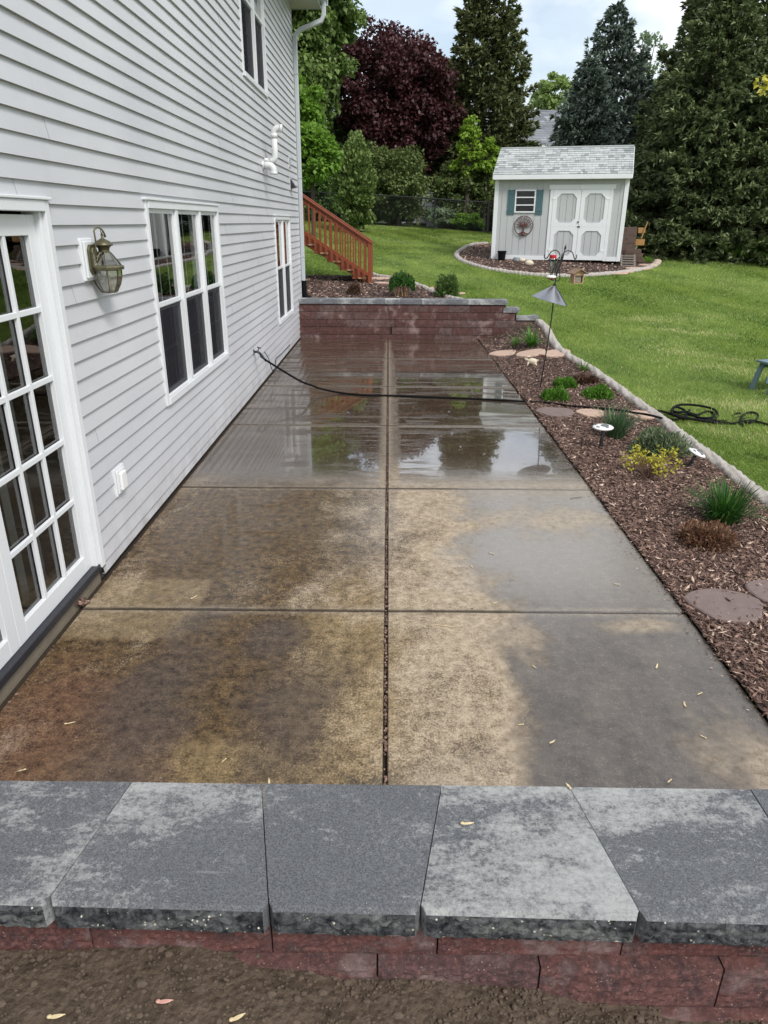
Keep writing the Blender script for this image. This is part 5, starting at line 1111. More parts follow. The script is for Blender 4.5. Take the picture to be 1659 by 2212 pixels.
def crown_tree(name, px, Y, top, bot, halfw, mat, label, seed, ncl=260, nleaf=190, ls=.16, clr=.30, depth=1., group=None, gaps=0., cat='tree', droopy=0., shape=2., trunk=True, extra=None, ground=None, base_px=None, spread=.62):
    """crown between image rows top and bot at distance Y, half width in metres"""
    a = aty(px, top, Y); b = aty(px, bot, Y); x = (a[0]+b[0])/2; zt, zb = a[2], b[2]; zg = float(gz(x, Y)); zb = max(zb, zg+.05)
    g = np.random.default_rng(seed); r = empty(name, (x, Y, zg), label=label, cat=cat, group=group)
    rz_ = (zt-zb)/2; cz = (zt+zb)/2-zg; R3 = np.array([halfw, halfw*depth, rz_])
    u = unit(g.normal(0, 1, (ncl, 3))); rad = g.random(ncl)**(1/2.6); rad = .25+.75*rad
    lump = 1+.13*np.sin(u[:, 0]*4+seed)+.12*np.sin(u[:, 2]*5+u[:, 1]*3+seed*2); cc = u*rad[:, None]*R3*lump[:, None]*.90
    if shape != 2.:   # narrower towards the top
        k = (cc[:, 2]/rz_+1)/2; f = np.clip((1-k)**(1/shape)*1.25, .12, 1.05); cc[:, :2] *= f[:, None]
    cc += np.array([0, 0, cz])
    if gaps: keep = (np.sin(cc[:, 0]*1.9+seed)+np.sin(cc[:, 2]*2.3+seed*1.7)+g.normal(0, .4, ncl)) > -2+gaps*2; cc = cc[keep]
    n = len(cc); cr_ = clr*min(halfw, rz_)*g.uniform(.55, 1.25, n)+.05
    tot = n*nleaf; ci = np.repeat(np.arange(n), nleaf); v = unit(g.normal(0, 1, (tot, 3))); rr = g.random(tot)**(1/2.4)
    p = cc[ci]+v*(rr*cr_[ci])[:, None]*np.array([1.15, 1.15, .75])
    out = unit(p-np.array([0, 0, cz])+1e-6)
    dd = unit(v*.5+out*.5+g.normal(0, .55, (tot, 3))+np.array([0, 0, -.25-droopy])); nrm = unit(v*.6+g.normal(0, .5, (tot, 3))+np.array([0, 0, .8]))
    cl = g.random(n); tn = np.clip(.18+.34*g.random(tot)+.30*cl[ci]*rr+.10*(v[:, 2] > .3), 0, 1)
    ln = ls*g.uniform(.6, 1.3, tot); hi = p[:, 2] > .02; 
    npmesh('crown', leafquads(p[hi], dd[hi], nrm[hi], ln[hi], ln[hi]*g.uniform(.5, .85, hi.sum())), 4, mat, tn[hi], r)
    if trunk:
        mb = MB(); tr = .035*rz_*2+.02; tr = min(tr, .26); fork = max(.25, cz-rz_*.55)
        mb.tube([(0, 0, -.3), (.03, 0, fork*.6), (0, .02, fork)], [tr, tr*.75, tr*.6], 8)
        for i in g.choice(n, min(n, 34), replace=False): q = cc[i]; m_ = np.array([q[0]*.4, q[1]*.4, fork+(q[2]-fork)*.5]); mb.tube([(0, .0, fork-.05), tuple(m_), tuple(q)], [tr*.42, tr*.22, .008], 5, False)
        mb.build('trunk', 'bark', r)
    return r
print('trees...')
# background
crown_tree('maple_tree', 600, 33, -330, 350, 3.3, 'maple_leaf', 'tall mid green maple rising behind the house corner', 1, ncl=520, nleaf=210, ls=.22, clr=.17)
crown_tree('maple_tree', 640, 27, 175, 330, 1.15, 'light_leaf', 'bright green young maple just right of the downspout, upper clump', 2, ncl=70, nleaf=160, ls=.17, clr=.28, group='bright young maples by the downspout')
crown_tree('maple_tree', 672, 26, 268, 400, .95, 'light_leaf', 'bright green young maple low behind the stair railing', 3, ncl=60, nleaf=160, ls=.16, clr=.3, group='bright young maples by the downspout')
bush_gap = crown_tree('shrub', 728, 37.5, 255, 520, 1.1, 'hedge_leaf', 'dark shrub rising below the left side of the crimson maple', 77, ncl=80, nleaf=150, ls=.14, cat='shrub', group='shrubs along the back fence')
crown_tree('crimson_maple', 848, 38, 28, 420, 2.75, 'crimson_leaf', 'dark crimson leaved maple in the background', 4, ncl=360, nleaf=170, ls=.19, clr=.19, gaps=.22)
spruce(1058, 440, 40, 12, 3.4, 'spruce_dark', 'large dark spruce left of the shed roof, its tip leaving the picture', 21, nb=760, dens=1.0, sp=.30, top=-90, power=.72)
spruce(950, 440, 40, 6, 1.45, 'spruce_dark', 'small dark spruce tucked at the foot of the large one', 25, nb=200, dens=.9, sp=.26, top=235)
spruce(1336, 440, 35, 10, 2.75, 'spruce_blue', 'tall blue green spruce above the middle of the shed roof', 22, nb=560, dens=1., sp=.27, top=18, power=.76)
spruce(1277, 440, 31, 7, 1.85, 'spruce_blue', 'shorter blue green spruce in front of the tall blue one', 23, nb=420, dens=1., sp=.24, top=135, power=.74)
crown_tree('background_tree', 1197, 62, 150, 300, 1.9, 'pale_leaf', 'pale green tree far off above the neighbour roof', 5, ncl=60, nleaf=90, ls=.30, clr=.25)
crown_tree('background_tree', 962, 62, 130, 300, 1.7, 'pale_leaf', 'pale green tree top between crimson maple and dark spruce', 6, ncl=60, nleaf=90, ls=.30, clr=.25)
crown_tree('background_tree', 1392, 45, 40, 300, 1.15, 'silver_leaf', 'wispy pale tree behind the right side of the blue spruce', 7, ncl=60, nleaf=40, ls=.20, clr=.25, gaps=.3)
crown_tree('background_tree', 1245, 47, 185, 300, 1.3, 'silver_leaf', 'wispy pale tree behind the left side of the blue spruce', 8, ncl=30, nleaf=40, ls=.20, clr=.25, gaps=.2)
# right hand group
spruce(1508, 500, 34, 10, 1.7, 'spruce_green', 'pointed spruce behind the right group, first tip from the left', 31, nb=380, dens=.9, sp=.26, top=-5)
spruce(1440, 500, 32, 7, 1.25, 'spruce_green', 'dark spruce filling the gap right of the shed roof', 32, nb=360, dens=.9, sp=.25, top=165)
spruce(1562, 500, 32, 11, 1.8, 'spruce_green', 'pointed spruce behind the right group, second tip', 33, nb=380, dens=.9, sp=.26, top=-60)
spruce(1680, 545, 26, 13, 2.7, 'spruce_green', 'tallest spruce at the right edge running out of the top', 34, nb=760, dens=1.15, sp=.23, top=-420, power=.7)
spruce(1585, 548, 23.5, 6, 2.75, 'spruce_green', 'broad spruce nearest the lawn, right of the shed', 35, nb=900, dens=1.3, sp=.19, top=-30, power=.85)
spruce(1690, 560, 22.5, 6, 2.0, 'spruce_green', 'low spruce cut by the right edge of the picture', 36, nb=560, dens=1.4, sp=.18, top=120, power=.75)
# hedge shrubs behind the fence
hg = 'shrubs along the back fence'
def bush(px, Y, top, hw_, mat, label, seed, ncl=90, nleaf=150, ls=.13, name='shrub', bot=520, **k): return crown_tree(name, px, Y, top, bot, hw_, mat, label, seed, ncl=ncl, nleaf=nleaf, ls=ls, clr=.28, cat='shrub', **k)
bush(680, 35, 300, 1.7, 'hedge_leaf', 'dark shrub behind the stair railing', 41, group=hg); bush(640, 36, 290, 1.8, 'hedge_leaf', 'dark shrub partly hidden by the house corner', 40, group=hg)
bush(722, 36, 295, 1.5, 'lilac_leaf', 'dull green shrub left behind the upright evergreen', 42, group=hg)
bush(800, 35.5, 292, 1.2, 'lilac_leaf', 'tall dull green shrub right behind the upright evergreen', 48, group=hg)
bush(862, 35, 318, 1.35, 'lilac_leaf', 'faded lilac bush behind the fence below the crimson maple', 43, ncl=120, group=hg)
bush(915, 39.5, 440, .7, 'silver_leaf', 'pale grey green shrub before the white fence', 44, ncl=50, group=hg)
bush(985, 35.5, 350, 1.2, 'lilac_leaf', 'lilac bush below the yellow green sapling', 45, ncl=110, group=hg)
bush(1046, 36, 345, 1.3, 'lilac_leaf', 'dull pinkish lilac bush touching the left of the shed', 46, ncl=110, group=hg)
bush(952, 34.3, 445, .75, 'silver_leaf', 'pale mottled shrub at the fence post', 47, ncl=50, nleaf=120, ls=.10, group=hg)
bush(1010, 33.8, 462, .7, 'light_leaf', 'low bright green shrub at the fence left of the shed', 49, ncl=45, ls=.12, group=hg)
bush(845, 36, 440, 1.3, 'hedge_leaf', 'low dark shrub behind the fence mesh', 50, group=hg); bush(1120, 36, 330, 1.6, 'hedge_leaf', 'dark shrub hidden mostly by the shed', 51, group=hg)
bush(1225, 33, 320, 1.9, 'hedge_leaf', 'dark shrub behind the shed roof', 52, group=hg); bush(1400, 28, 400, 1.2, 'hedge_leaf', 'dark green shrub right behind the shed corner', 53, group=hg); bush(1340, 29.5, 330, 1.6, 'hedge_leaf', 'dark shrub behind the right end of the shed roof', 57, group=hg)
bush(1375, 25, 478, .55, 'light_leaf', 'small bright shrub beside the yellow wood at the shed', 54, ncl=45, ls=.10, bot=545, group=hg); bush(1418, 25, 500, .8, 'hedge_leaf', 'low leafy shrub at the foot of the spruces, beside the shed bed', 55, ls=.12, bot=548, ncl=70, group=hg)
bush(1600, 21.6, 520, .9, 'light_leaf', 'low bright leafy plants under the spruces at far right', 56, ls=.11, bot=562, ncl=60, group=hg)
crown_tree('sapling', 1012, 34.6, 238, 400, .62, 'yellowgreen', 'yellow green sapling before the large dark spruce', 61, ncl=34, nleaf=70, ls=.15, clr=.30, shape=1.6)
crown_tree('sapling', 1052, 34.8, 292, 400, .50, 'yellowgreen', 'yellow green shoot right of the sapling', 62, ncl=22, nleaf=80, ls=.15, clr=.34)
r = crown_tree('evergreen_tree', 768, 29.5, 272, 497, .88, 'alberta', 'upright conical evergreen on the lawn beside the stair railing', 63, ncl=230, nleaf=150, ls=.13, clr=.22, shape=1.5, droopy=-1.4)
# overhanging twig of yellow leaves at the right edge
c0 = aty(1700, 175, 7.5); r = empty('yellow_branch', c0, label='twig of bright yellow leaves at the right edge', cat='branch')
mb = MB(); c1 = aty(1640, 185, 7.5); v = V3(c1-c0); mb.tube([(.4, 0, .12), (0, 0, 0), tuple(v*.6), tuple(v)], [.012, .008, .005, .003], 6); mb.build('twig', 'bark', r)
g = np.random.default_rng(2); N = 60; tt = g.random(N); p = np.array(v)[None]*(tt*1.0)[:, None]+g.normal(0, .035, (N, 3)); npmesh('leaves', leafquads(p, unit(g.normal(0, .7, (N, 3))+np.array([-.8, 0, -.1])), unit(g.normal(0, .6, (N, 3))+np.array([0, -1, .5])), np.full(N, .07), np.full(N, .035)), 4, 'gold_leaf', g.random(N), r)

# ------------------------------------------------------------------ small plants
def blades(name, px, py, n, ln, spread, mat, label, seed, wd=.012, cat='plant', group=None, arch=.6, width=1.):
    """clump of arching strap leaves"""
    p = gp(px, py); g = np.random.default_rng(seed); V = []; T = []
    for i in range(n):
        a = g.uniform(0, 6.283); l_ = ln*g.uniform(.6, 1.12); tilt = g.uniform(.05, 1.)**.8*spread; k = 7; b = np.array([math.cos(a), math.sin(a)])*g.uniform(0, .05)*width; w0 = wd*g.uniform(.7, 1.2); s = np.array([-math.sin(a), math.cos(a), 0]); tw = g.uniform(-.4, .4); pts = []
        x = 0; z = 0; th = tilt*.35
        for j in range(k+1):
            pts.append((x, z)); x += math.sin(th)*l_/k; z += math.cos(th)*l_/k; th += tilt*arch*2/k
        tn = np.clip(g.random()*.75, 0, 1) if g.random() > .08 else .95
        for j in range(k):
            w1 = w0*(1-(j/k)**2.5)*(.6+.4*min(1, j/2)); w2 = w0*(1-((j+1)/k)**2.5); c1 = np.array([b[0]+math.cos(a)*pts[j][0], b[1]+math.sin(a)*pts[j][0], pts[j][1]]); c2 = np.array([b[0]+math.cos(a)*pts[j+1][0], b[1]+math.sin(a)*pts[j+1][0], pts[j+1][1]])
            V += [c1-s*w1, c1+s*w1, c2+s*w2, c2-s*w2]; T.append(tn)
    r = empty(name, p, label=label, cat=cat, group=group); npmesh('leaves', np.array(V), 4, mat, T, r); return r
def mound(name, px, py, rx_, hz, n, ls, mat, label, seed, cat='plant', stems=0, wratio=.4, upw=.5, hollow=.5, group=None, clumps=1):
    p = gp(px, py); g = np.random.default_rng(seed); r = empty(name, p, label=label, cat=cat, group=group)
    u = unit(g.normal(0, 1, (n, 3))); u[:, 2] = np.abs(u[:, 2]); rad = hollow+(1-hollow)*g.random(n)**.5; rad *= 1+.10*np.sin(u[:, 0]*6+seed)+.10*np.sin(u[:, 1]*7+seed)
    c = u*rad[:, None]*np.array([rx_, rx_*.9, hz]); dd = unit(u*.8+g.normal(0, .45, (n, 3))+np.array([0, 0, upw])); nr_ = unit(g.normal(0, .6, (n, 3))+np.array([0, 0, .8]))
    ln = ls*g.uniform(.6, 1.3, n); npmesh('leaves', leafquads(c, dd, nr_, ln, ln*wratio), 4, mat, np.clip(g.random(n)*.75+.2*(rad-.5), 0, 1), r)
    mb = MB()
    for i in range(stems or 8): q = unit(g.normal(0, 1, (1, 3)))[0]; q[2] = abs(q[2])+.25; q = q/np.linalg.norm(q)*np.array([rx_, rx_*.9, hz]); mb.tube([(0, 0, -.02), tuple(q*.5+np.array([0, 0, .02])), tuple(q*.95)], [.005, .004, .002], 5, False)
    mb.build('stems', 'stem_brown', r); return r
blades('daylily', 1147, 751, 90, .42, 1.7, 'lily', 'arching bright green daylily near the stepped end of the far wall', 1, .011)
blades('daylily', 1113, 748, 34, .28, 1.7, 'lily', 'small pale daylily tuft just left of the larger one', 2, .008)
blades('daylily', 1258, 803, 26, .22, 1.7, 'lily', 'small green tuft growing out of a dark mound by the curb', 3, .009)
mound('plant', 1262, 828, .20, .12, 900, .05, 'brown_leaf', 'dark brown withered mound close to the curb', 4)
sg = 'low bright green sedum mounds'
mound('sedum', 1221, 838, .17, .14, 1500, .045, 'sedum', 'smallest bright green sedum mound, behind the left one', 5, group=sg, upw=1.); mound('sedum', 1201, 865, .19, .16, 1700, .045, 'sedum', 'bright green sedum mound nearest the patio', 6, group=sg, upw=1.); mound('sedum', 1293, 861, .20, .17, 1900, .045, 'sedum', 'bright green sedum mound nearest the curb', 7, group=sg, upw=1.)
blades('iris', 1328, 947, 150, .42, 1.25, 'iris', 'spiky blue green iris clump behind the white solar light', 8, .008, width=2.2, arch=.55)
mound('lavender', 1420, 982, .30, .26, 3600, .07, 'lavender', 'grey green feathery shrub left of the small solar light', 9, wratio=.16, stems=40, hollow=.3)
mound('spirea', 1525, 1178, .21, .17, 2600, .035, 'spirea', 'reddish brown twiggy shrub beside the dark green grassy clump', 11, stems=40, hollow=.25)
blades('daylily', 1560, 1130, 300, .36, 1.35, 'lilydark', 'dense dark green grassy clump near the curb at right', 12, .0065, width=2.4, arch=.55)
# sparse golden shrub
p = gp(1400, 1035); r = empty('golden_shrub', p, label='sparse twiggy shrub with yellow leaves in the mulch', cat='shrub'); g = np.random.default_rng(14); mb = MB(); C_, D_ = [], []
for i in range(34):
    a = g.uniform(0, 6.28); t_ = g.uniform(.25, 1.); e = np.array([math.cos(a)*.30*t_, math.sin(a)*.22*t_, g.uniform(.10, .26)]); m_ = e*.5+np.array([0, 0, .03])+g.normal(0, .02, 3); mb.tube([(0, 0, -.01), tuple(m_), tuple(e)], [.005, .0035, .002], 5, False)
    if i % 5:
        k = int(g.integers(8, 26)); C_.append(e+g.normal(0, .028, (k, 3))); D_.append(unit(g.normal(0, 1, (k, 3))+np.array([0, 0, .4])))
C_, D_ = np.concatenate(C_), np.concatenate(D_); n = len(C_); mb.build('stems', 'stem_brown', r); npmesh('leaves', leafquads(C_, D_, unit(g.normal(0, .5, (n, 3))+np.array([0, -.3, 1])), np.full(n, .034)*g.uniform(.6, 1.3, n), np.full(n, .022)), 4, 'gold_leaf', g.random(n)*.8, r)
# plants behind the far wall
p = gp(868, 641); p.y = max(p.y, 14.9); p.z = float(gz(p.x, p.y)); r = empty('clipped_shrub', p, label='clipped upright bush with bare stems behind the far wall', cat='shrub')
g = np.random.default_rng(17); mb = MB()
for i in range(34): x = g.uniform(-.18, .18); mb.tube([(x*.75, g.uniform(-.1, .1), -.02), (x*.95, g.uniform(-.1, .1), .22), (x*1.2, g.uniform(-.12, .12), .46)], [.007, .006, .003], 5, False)
mb.build('stems', 'pale_stem' if 'pale_stem' in M else 'tan_wood', r); n = 3200; c = np.stack([g.uniform(-.26, .26, n), g.uniform(-.2, .2, n), .46-.34*g.random(n)**1.3+g.normal(0, .02, n)], 1); c[:, 2] = .16+.30*np.sqrt(np.clip(1-(c[:, 0]/.29)**2-(c[:, 1]/.26)**2, 0, 1))*g.uniform(.35, 1.08, n)+g.normal(0, .02, n); npmesh('leaves', leafquads(c, unit(g.normal(0, .8, (n, 3))+np.array([0, 0, 1.])), unit(g.normal(0, 1, (n, 3))+np.array([0, 0, .6])), np.full(n, .05), np.full(n, .026)), 4, 'lilydark', g.random(n)*.9, r)
p = gp(966, 645); r = mound('shrub', 966, 640, .28, .46, 2300, .06, 'hedge_leaf', 'loose leafy bush behind the far wall, right of the clipped one', 18, cat='shrub', stems=24, hollow=.15, upw=.2)
r.location.y = max(r.location.y, 14.95); r.location.z = float(gz(r.location.x, r.location.y))
r = mound('shrub', 766, 636, .17, .26, 420, .06, 'brown_leaf', 'small bare reddish twiggy bush in front of the stairs', 19, cat='shrub', stems=26, hollow=.3); r.location.y = max(r.location.y, 14.9)
r.location.z = float(gz(r.location.x, r.location.y))
mound('plant', 1395, 566, .30, .12, 300, .08, 'light_leaf', 'sprigs of green at the right end of the shed bed', 20)

# ------------------------------------------------------------------ shepherd hook, feeders
base = at(1165, 842); BX, BY, BZ = base
def onY(px, py, Y=None): Y = BY if Y is None else Y; return V3(aty(px, py, Y))
tip = onY(1223, 528); bv = Vector((BX, BY, BZ)); r = empty('shepherd_hook', bv, label='leaning black four armed garden pole standing in the mulch bed', cat='garden pole')
def rl(v): return v-bv
joint = onY(1201, 597)
mb = MB(); mb.tube([Vector((0, 0, -.1)), rl(onY(1180, 760)), rl(onY(1191, 690)), rl(joint), rl(onY(1215, 560)), rl(onY(1221, 536))], .0085, 8); mb.tube([rl(onY(1220, 540)), rl(onY(1221, 536)), rl(onY(1223, 527))], [.006, .016, .002], 8); mb.build('pole', 'black_metal', r, smooth=True)
hub = onY(1210, 575)
def hook(pts): q = MB(); q.tube(smoothpath([rl(p) for p in pts], 6), .0065, 6); q.build('hook_arm', 'black_metal', r, smooth=True)
hook([onY(1196, 606, BY), onY(1188.5, 601), onY(1196, 580), onY(1209, 556), onY(1207, 545), onY(1199, 540.5), onY(1190, 545), onY(1181, 558), onY(1176, 556), onY(1177, 549)])
hook([onY(1199, 603), onY(1204, 607), onY(1209, 601), onY(1208.5, 580), onY(1212, 556), onY(1218, 546), onY(1227, 541.5), onY(1236, 545), onY(1240, 556), onY(1242, 560), onY(1245, 557), onY(1246, 550)])
hook([onY(1199, 604, BY), onY(1199, 585, BY-.02), onY(1206, 566, BY-.1), onY(1208, 556, BY-.22), onY(1204, 560, BY-.33), onY(1204, 566, BY-.36)])
hook([onY(1200, 604, BY), onY(1203, 585, BY+.02), onY(1210, 563, BY+.1), onY(1214, 551, BY+.22), onY(1214, 556, BY+.33), onY(1213, 562, BY+.36)])
q = MB(); sv = rl(onY(1173, 768.5)); q.ell(tuple(sv), (.035, .03, .018), 12, 6); q.build('foot_knob', 'rust_metal', r, smooth=True)
# squirrel baffle cone
a = onY(1196, 621); b = onY(1186, 650); ax = (a-b).normalized(); r2 = empty('baffle', b, label='grey metal cone baffle on the leaning garden pole', cat='baffle')
Rm = Vector((0, 0, 1)).rotation_difference((a-b).normalized()).to_matrix().to_4x4(); hgt = (a-b).length*1.15; q = MB()
prf = [(.245, 0), (.012, hgt), (.010, hgt+.002), (.240, -.003)]; vs = []; n_ = 40
for (rad, z) in prf:
    for j in range(n_): th = 2*PI*j/n_; rr_ = rad*(1-.03*(th % .9 < .05)); vs.append(Rm @ Vector((rr_*math.cos(th), rr_*math.sin(th), z)))
q.add(vs, [(i*n_+j, i*n_+(j+1) % n_, (i+1)*n_+(j+1) % n_, (i+1)*n_+j) for i in range(3) for j in range(n_)]); q.build('cone', 'cap_metal', r2, smooth=True)
q = MB(); q.lathe([(.02, hgt-.02), (.02, hgt+.02), (.011, hgt+.03), (.001, hgt+.03)], n=14, mat=Rm); q.build('collar', 'dark_metal', r2)
q = MB(); q.bar(Rm @ Vector((.02, -.02, hgt*.95)), Rm @ Vector((.235, -.06, .01)), .012, .006); q.build('seam', 'dark_metal', r2)
# hummingbird feeder
c = onY(1190.5, 601); r3 = empty('hummingbird_feeder', c, label='hummingbird feeder with red cap and glass bottle hanging left of the pole', cat='bird feeder')
S1 = lambda z: z
q = MB(); q.lathe([(.001, .292), (.012, .29), (.045, .285), (.047, .245), (.04, .243)][::-1], n=20); q.build('cap', 'red_plastic', r3)
q = MB(); q.lathe([(.022, .02), (.022, .08), (.030, .11), (.042, .17), (.044, .22), (.052, .235), (.052, .243), (.040, .243)], n=20); q.build('bottle', 'bottle_glass', r3, smooth=True)
q = MB(); q.lathe([(.001, 0), (.040, .0), (.062, .008), (.064, .02), (.050, .034), (.022, .04), (.020, .02)], n=22); q.build('base', 'white_plastic', r3)
q = MB(); q.lathe([(.001, -.014), (.04, -.012), (.056, -.001), (.055, .0), (.001, .0)], n=22); q.build('dish', 'red_plastic', r3)
q = MB(); tp = onY(1176.5, 558)-c; q.tube([(0, 0, .29), (0, 0, .31), tuple(Vector((tp.x, tp.y, tp.z)))], .002, 5); q.build('wire', 'black_metal', r3)
# suet feeder
c = onY(1245, 612); r4 = empty('suet_feeder', c, .3, label='small roofed wooden suet feeder hanging right of the pole', cat='bird feeder')
q = MB(); q.prism([(-.115, .115), (0, .172), (.115, .115), (.115, .128), (0, .187), (-.115, .128)], -.09, .09, Matrix(((1, 0, 0, 0), (0, 0, 1, 0), (0, 1, 0, 0), (0, 0, 0, 1)))); q.build('roof', 'brown_roof', r4)
q = MB(); q.prism([(-.07, .10), (.07, .10), (.07, .137), (0, .17), (-.07, .137)], -.05, .05, Matrix(((1, 0, 0, 0), (0, 0, 1, 0), (0, 1, 0, 0), (0, 0, 0, 1)))); q.box(-.07, .07, -.05, .05, 0, .012); q.box(-.07, -.058, -.05, .05, .012, .1); q.box(.058, .07, -.05, .05, .012, .1); q.build('body', 'tan_wood', r4)
q = MB(); q.box(-.045, .045, -.03, .03, .015, .095); q.build('suet', 'cream_stone', r4)
q = MB()
for i in range(6): x = -.05+i*.02; q.box(x-.0015, x+.0015, -.053, -.050, .01, .1)
for i in range(5): z = .015+i*.02; q.box(-.055, .055, -.0535, -.0505, z-.0015, z+.0015)
q.build('cage', 'black_metal', r4); tp = onY(1242, 560)-c
q = MB(); q.tube([(0, 0, .18), (tp.x*math.cos(-.3)-tp.y*math.sin(-.3), tp.x*math.sin(-.3)+tp.y*math.cos(-.3), tp.z)], .002, 5); q.build('wire', 'black_metal', r4)

# solar lights
def solar(pxb, pyb, hgt, rad, label, tilt=(0, 0)):
    p = gp(pxb, pyb); r = empty('solar_light', p, label=label, cat='garden light', group='solar lights in the mulch'); T = Matrix.Translation((tilt[0]*hgt, tilt[1]*hgt, hgt)) @ Euler((tilt[1]*-1., tilt[0]*1., 0)).to_matrix().to_4x4()
    q = MB(); q.tube([(0, 0, -.03), (0, 0, 0), (tilt[0]*hgt*.5, tilt[1]*hgt*.5, hgt*.5), (tilt[0]*hgt, tilt[1]*hgt, hgt)], [.028, .026, .016, .014], 12); q.build('stake', 'dark_metal', r, smooth=True)
    q = MB(); q.lathe([(.001, -.018), (rad*.6, -.016), (rad*.97, 0), (rad, .008), (rad*.9, .016), (rad*.5, .026), (.001, .030)], n=28, mat=T); q.build('head', 'white_plastic', r, smooth=True)
    q = MB(); q.lathe([(rad*.38, .0275), (rad*.38, .0310), (.001, .0325)], n=20, mat=T @ Matrix.Translation((rad*.12, -rad*.15, .0))); q.build('solar_panel', 'solar_cell', r)
    q = MB()
    for k in range(3): a = 2.2+k*1.3; q.tube([T @ Vector((rad*.72*math.cos(a+j*.12), rad*.72*math.sin(a+j*.12), .0255)) for j in range(5)], .005, 6)
    q.build('vent_slot', 'solar_cell', r)
solar(1297, 972, .235, .105, 'white round solar light in front of the iris clump', (-.02, -.02))
solar(1484, 1012, .155, .085, 'small white solar light leaning beside the curb', (.38, -.10))

# rabbit ornament
p = gp(1146, 792); r = empty('rabbit_ornament', p, .0, label='cream hopping rabbit ornament in the mulch below the stepping stones', cat='garden ornament')
q = MB(); q.ell((.02, 0, .085), (.085, .045, .05), 14, 10); q.ell((.045, 0, .075), (.052, .05, .055), 12, 8); q.build('body', 'cream_stone', r, smooth=True)
q = MB(); q.ell((-.075, 0, .115), (.035, .025, .026), 12, 8, Matrix.Rotation(.3, 4, 'Y')); q.build('head', 'cream_stone', r, smooth=True)
for s_ in (-.012, .012): q = MB(); q.tube([(-.075, s_, .135), (-.05, s_*1.6, .158), (-.015, s_*2, .165)], [.009, .013, .004], 8); q.build('ear', 'cream_stone', r, smooth=True)
for x, y, hh_ in ((-.04, -.02, .075), (-.02, .02, .075)): q = MB(); q.tube([(x, y, hh_), (x-.015, y, .03), (x-.02, y, 0)], [.018, .013, .014], 8); q.build('leg', 'cream_stone', r, smooth=True)
for y in (-.03, .03): q = MB(); q.tube([(.06, y, .055), (.09, y, .02), (.05, y, .008)], [.026, .015, .012], 8); q.build('leg', 'cream_stone', r, smooth=True)
q = MB(); q.ell((.105, 0, .10), (.016, .016, .016), 10, 6); q.build('tail', 'cream_stone', r, smooth=True)

# ------------------------------------------------------------------ hose
pp = [hw(.10, SPY+.01, SPZ-.03), hw(.15, SPY+.02, SPZ-.10)]
mid = [(643, 820, .24), (672, 832, .12), (700, 841.5, .05), (743, 849.5, .012), (790, 853.5, .012), (839, 854.5, .012), (935, 858, .012), (1060, 863, .012), (1134, 867.5, .018), (1185, 870, .03), (1234, 877, .035), (1315, 883.5, .04), (1375, 892, .06), (1405, 897, .11), (1443, 906, .03), (1475, 905, .02), (1505, 906, .02), (1550, 912, .02), (1580, 915, .02), (1605, 910, .02), (1626, 909, .02), (1659, 917, .02), (1700, 925, .02)]
for px, py, z in mid:
    if px < 1134: pp.append(V3(atz(px, py, z)))
    else: p = at(px, py, z); pp.append(V3(p))
hz = smoothpath(pp, 8); mb = MB(); mb.tube(hz, .0135, 10); r = empty('hose', pp[0], label='black rubber hose running from the tap across the wet patio to the lawn', cat='hose'); mb.v = [tuple(Vector(v)-pp[0]) for v in mb.v]; mb.build('hose_run', 'black_rubber', r, smooth=True)
mb = MB(); d_ = (pp[1]-pp[0]).normalized(); mb.tube([(0, 0, 0), tuple(d_*.05)], .018, 10); mb.tube([tuple(d_*.05), tuple(d_*.12)], .0145, 10); mb.build('coupling', 'dark_metal', r)
def loops(pxs, Y): # closed coil drawn at the image rows, all points at real depth near the ground
    return smoothpath([onY(x, y, Y+dy) for x, y, dy in pxs], 8)
Yc = float(at(1500, 905)[1]); coil = empty('hose_coil', at(1500, 908), label='tangled black hose coils lying on the lawn beside the curb', cat='hose')
def cpart(pts, rad=.0145): q = MB(); q.tube([p-coil.location for p in pts], rad, 8); q.build('coil', 'black_rubber', coil, smooth=True)
cpart(loops([(1418, 887, .3), (1436, 890, .2), (1455, 897, 0), (1475, 902, -.1), (1484, 893, .15), (1473, 883, .25), (1460, 879, .2), (1452, 884, .1), (1452, 892, -.05), (1462, 899, -.2), (1490, 904, -.2), (1525, 908, -.15), (1545, 905, 0), (1550, 895, .2), (1543, 885, .35), (1525, 879, .4), (1500, 875, .4), (1475, 874, .4), (1458, 878, .3), (1453, 885, .15), (1460, 890, .0), (1480, 889, .1)], Yc))
cpart(loops([(1489, 886, .3), (1487, 892, .1), (1495, 897, .0), (1510, 902, -.1), (1524, 903, -.15), (1540, 901, .0), (1542, 893, .2), (1532, 889, .3), (1520, 891, .25), (1508, 896, .1), (1498, 895, .1), (1484, 890, .2)], Yc))
cpart(loops([(1446, 893, .05), (1475, 900, -.1), (1510, 908, -.2), (1545, 913, -.25), (1570, 915, -.2), (1583, 908, 0), (1582, 900, .15), (1590, 894, .2), (1600, 893, .25), (1606, 899, .2)], Yc))
cpart(loops([(1530, 906, -.1), (1555, 910, -.15), (1576, 914, -.2), (1592, 916, -.2), (1600, 909, -.05), (1612, 904, .05), (1624, 904, .1), (1636, 907, .05), (1659, 916, -.05), (1690, 925, -.1)], Yc))
cpart(loops([(1605, 920, -.35), (1600, 912, -.2), (1601, 903, 0), (1608, 895, .2), (1620, 891, .25), (1633, 893, .2), (1637, 901, .1), (1632, 908, -.1), (1620, 913, -.25), (1608, 912, -.25)], Yc))
cpart(loops([(1448, 890, .2), (1470, 894, .1), (1500, 899, 0), (1535, 906, -.1), (1560, 908, -.1), (1578, 906, 0), (1596, 900, .1), (1610, 897, .15)], Yc), .006)

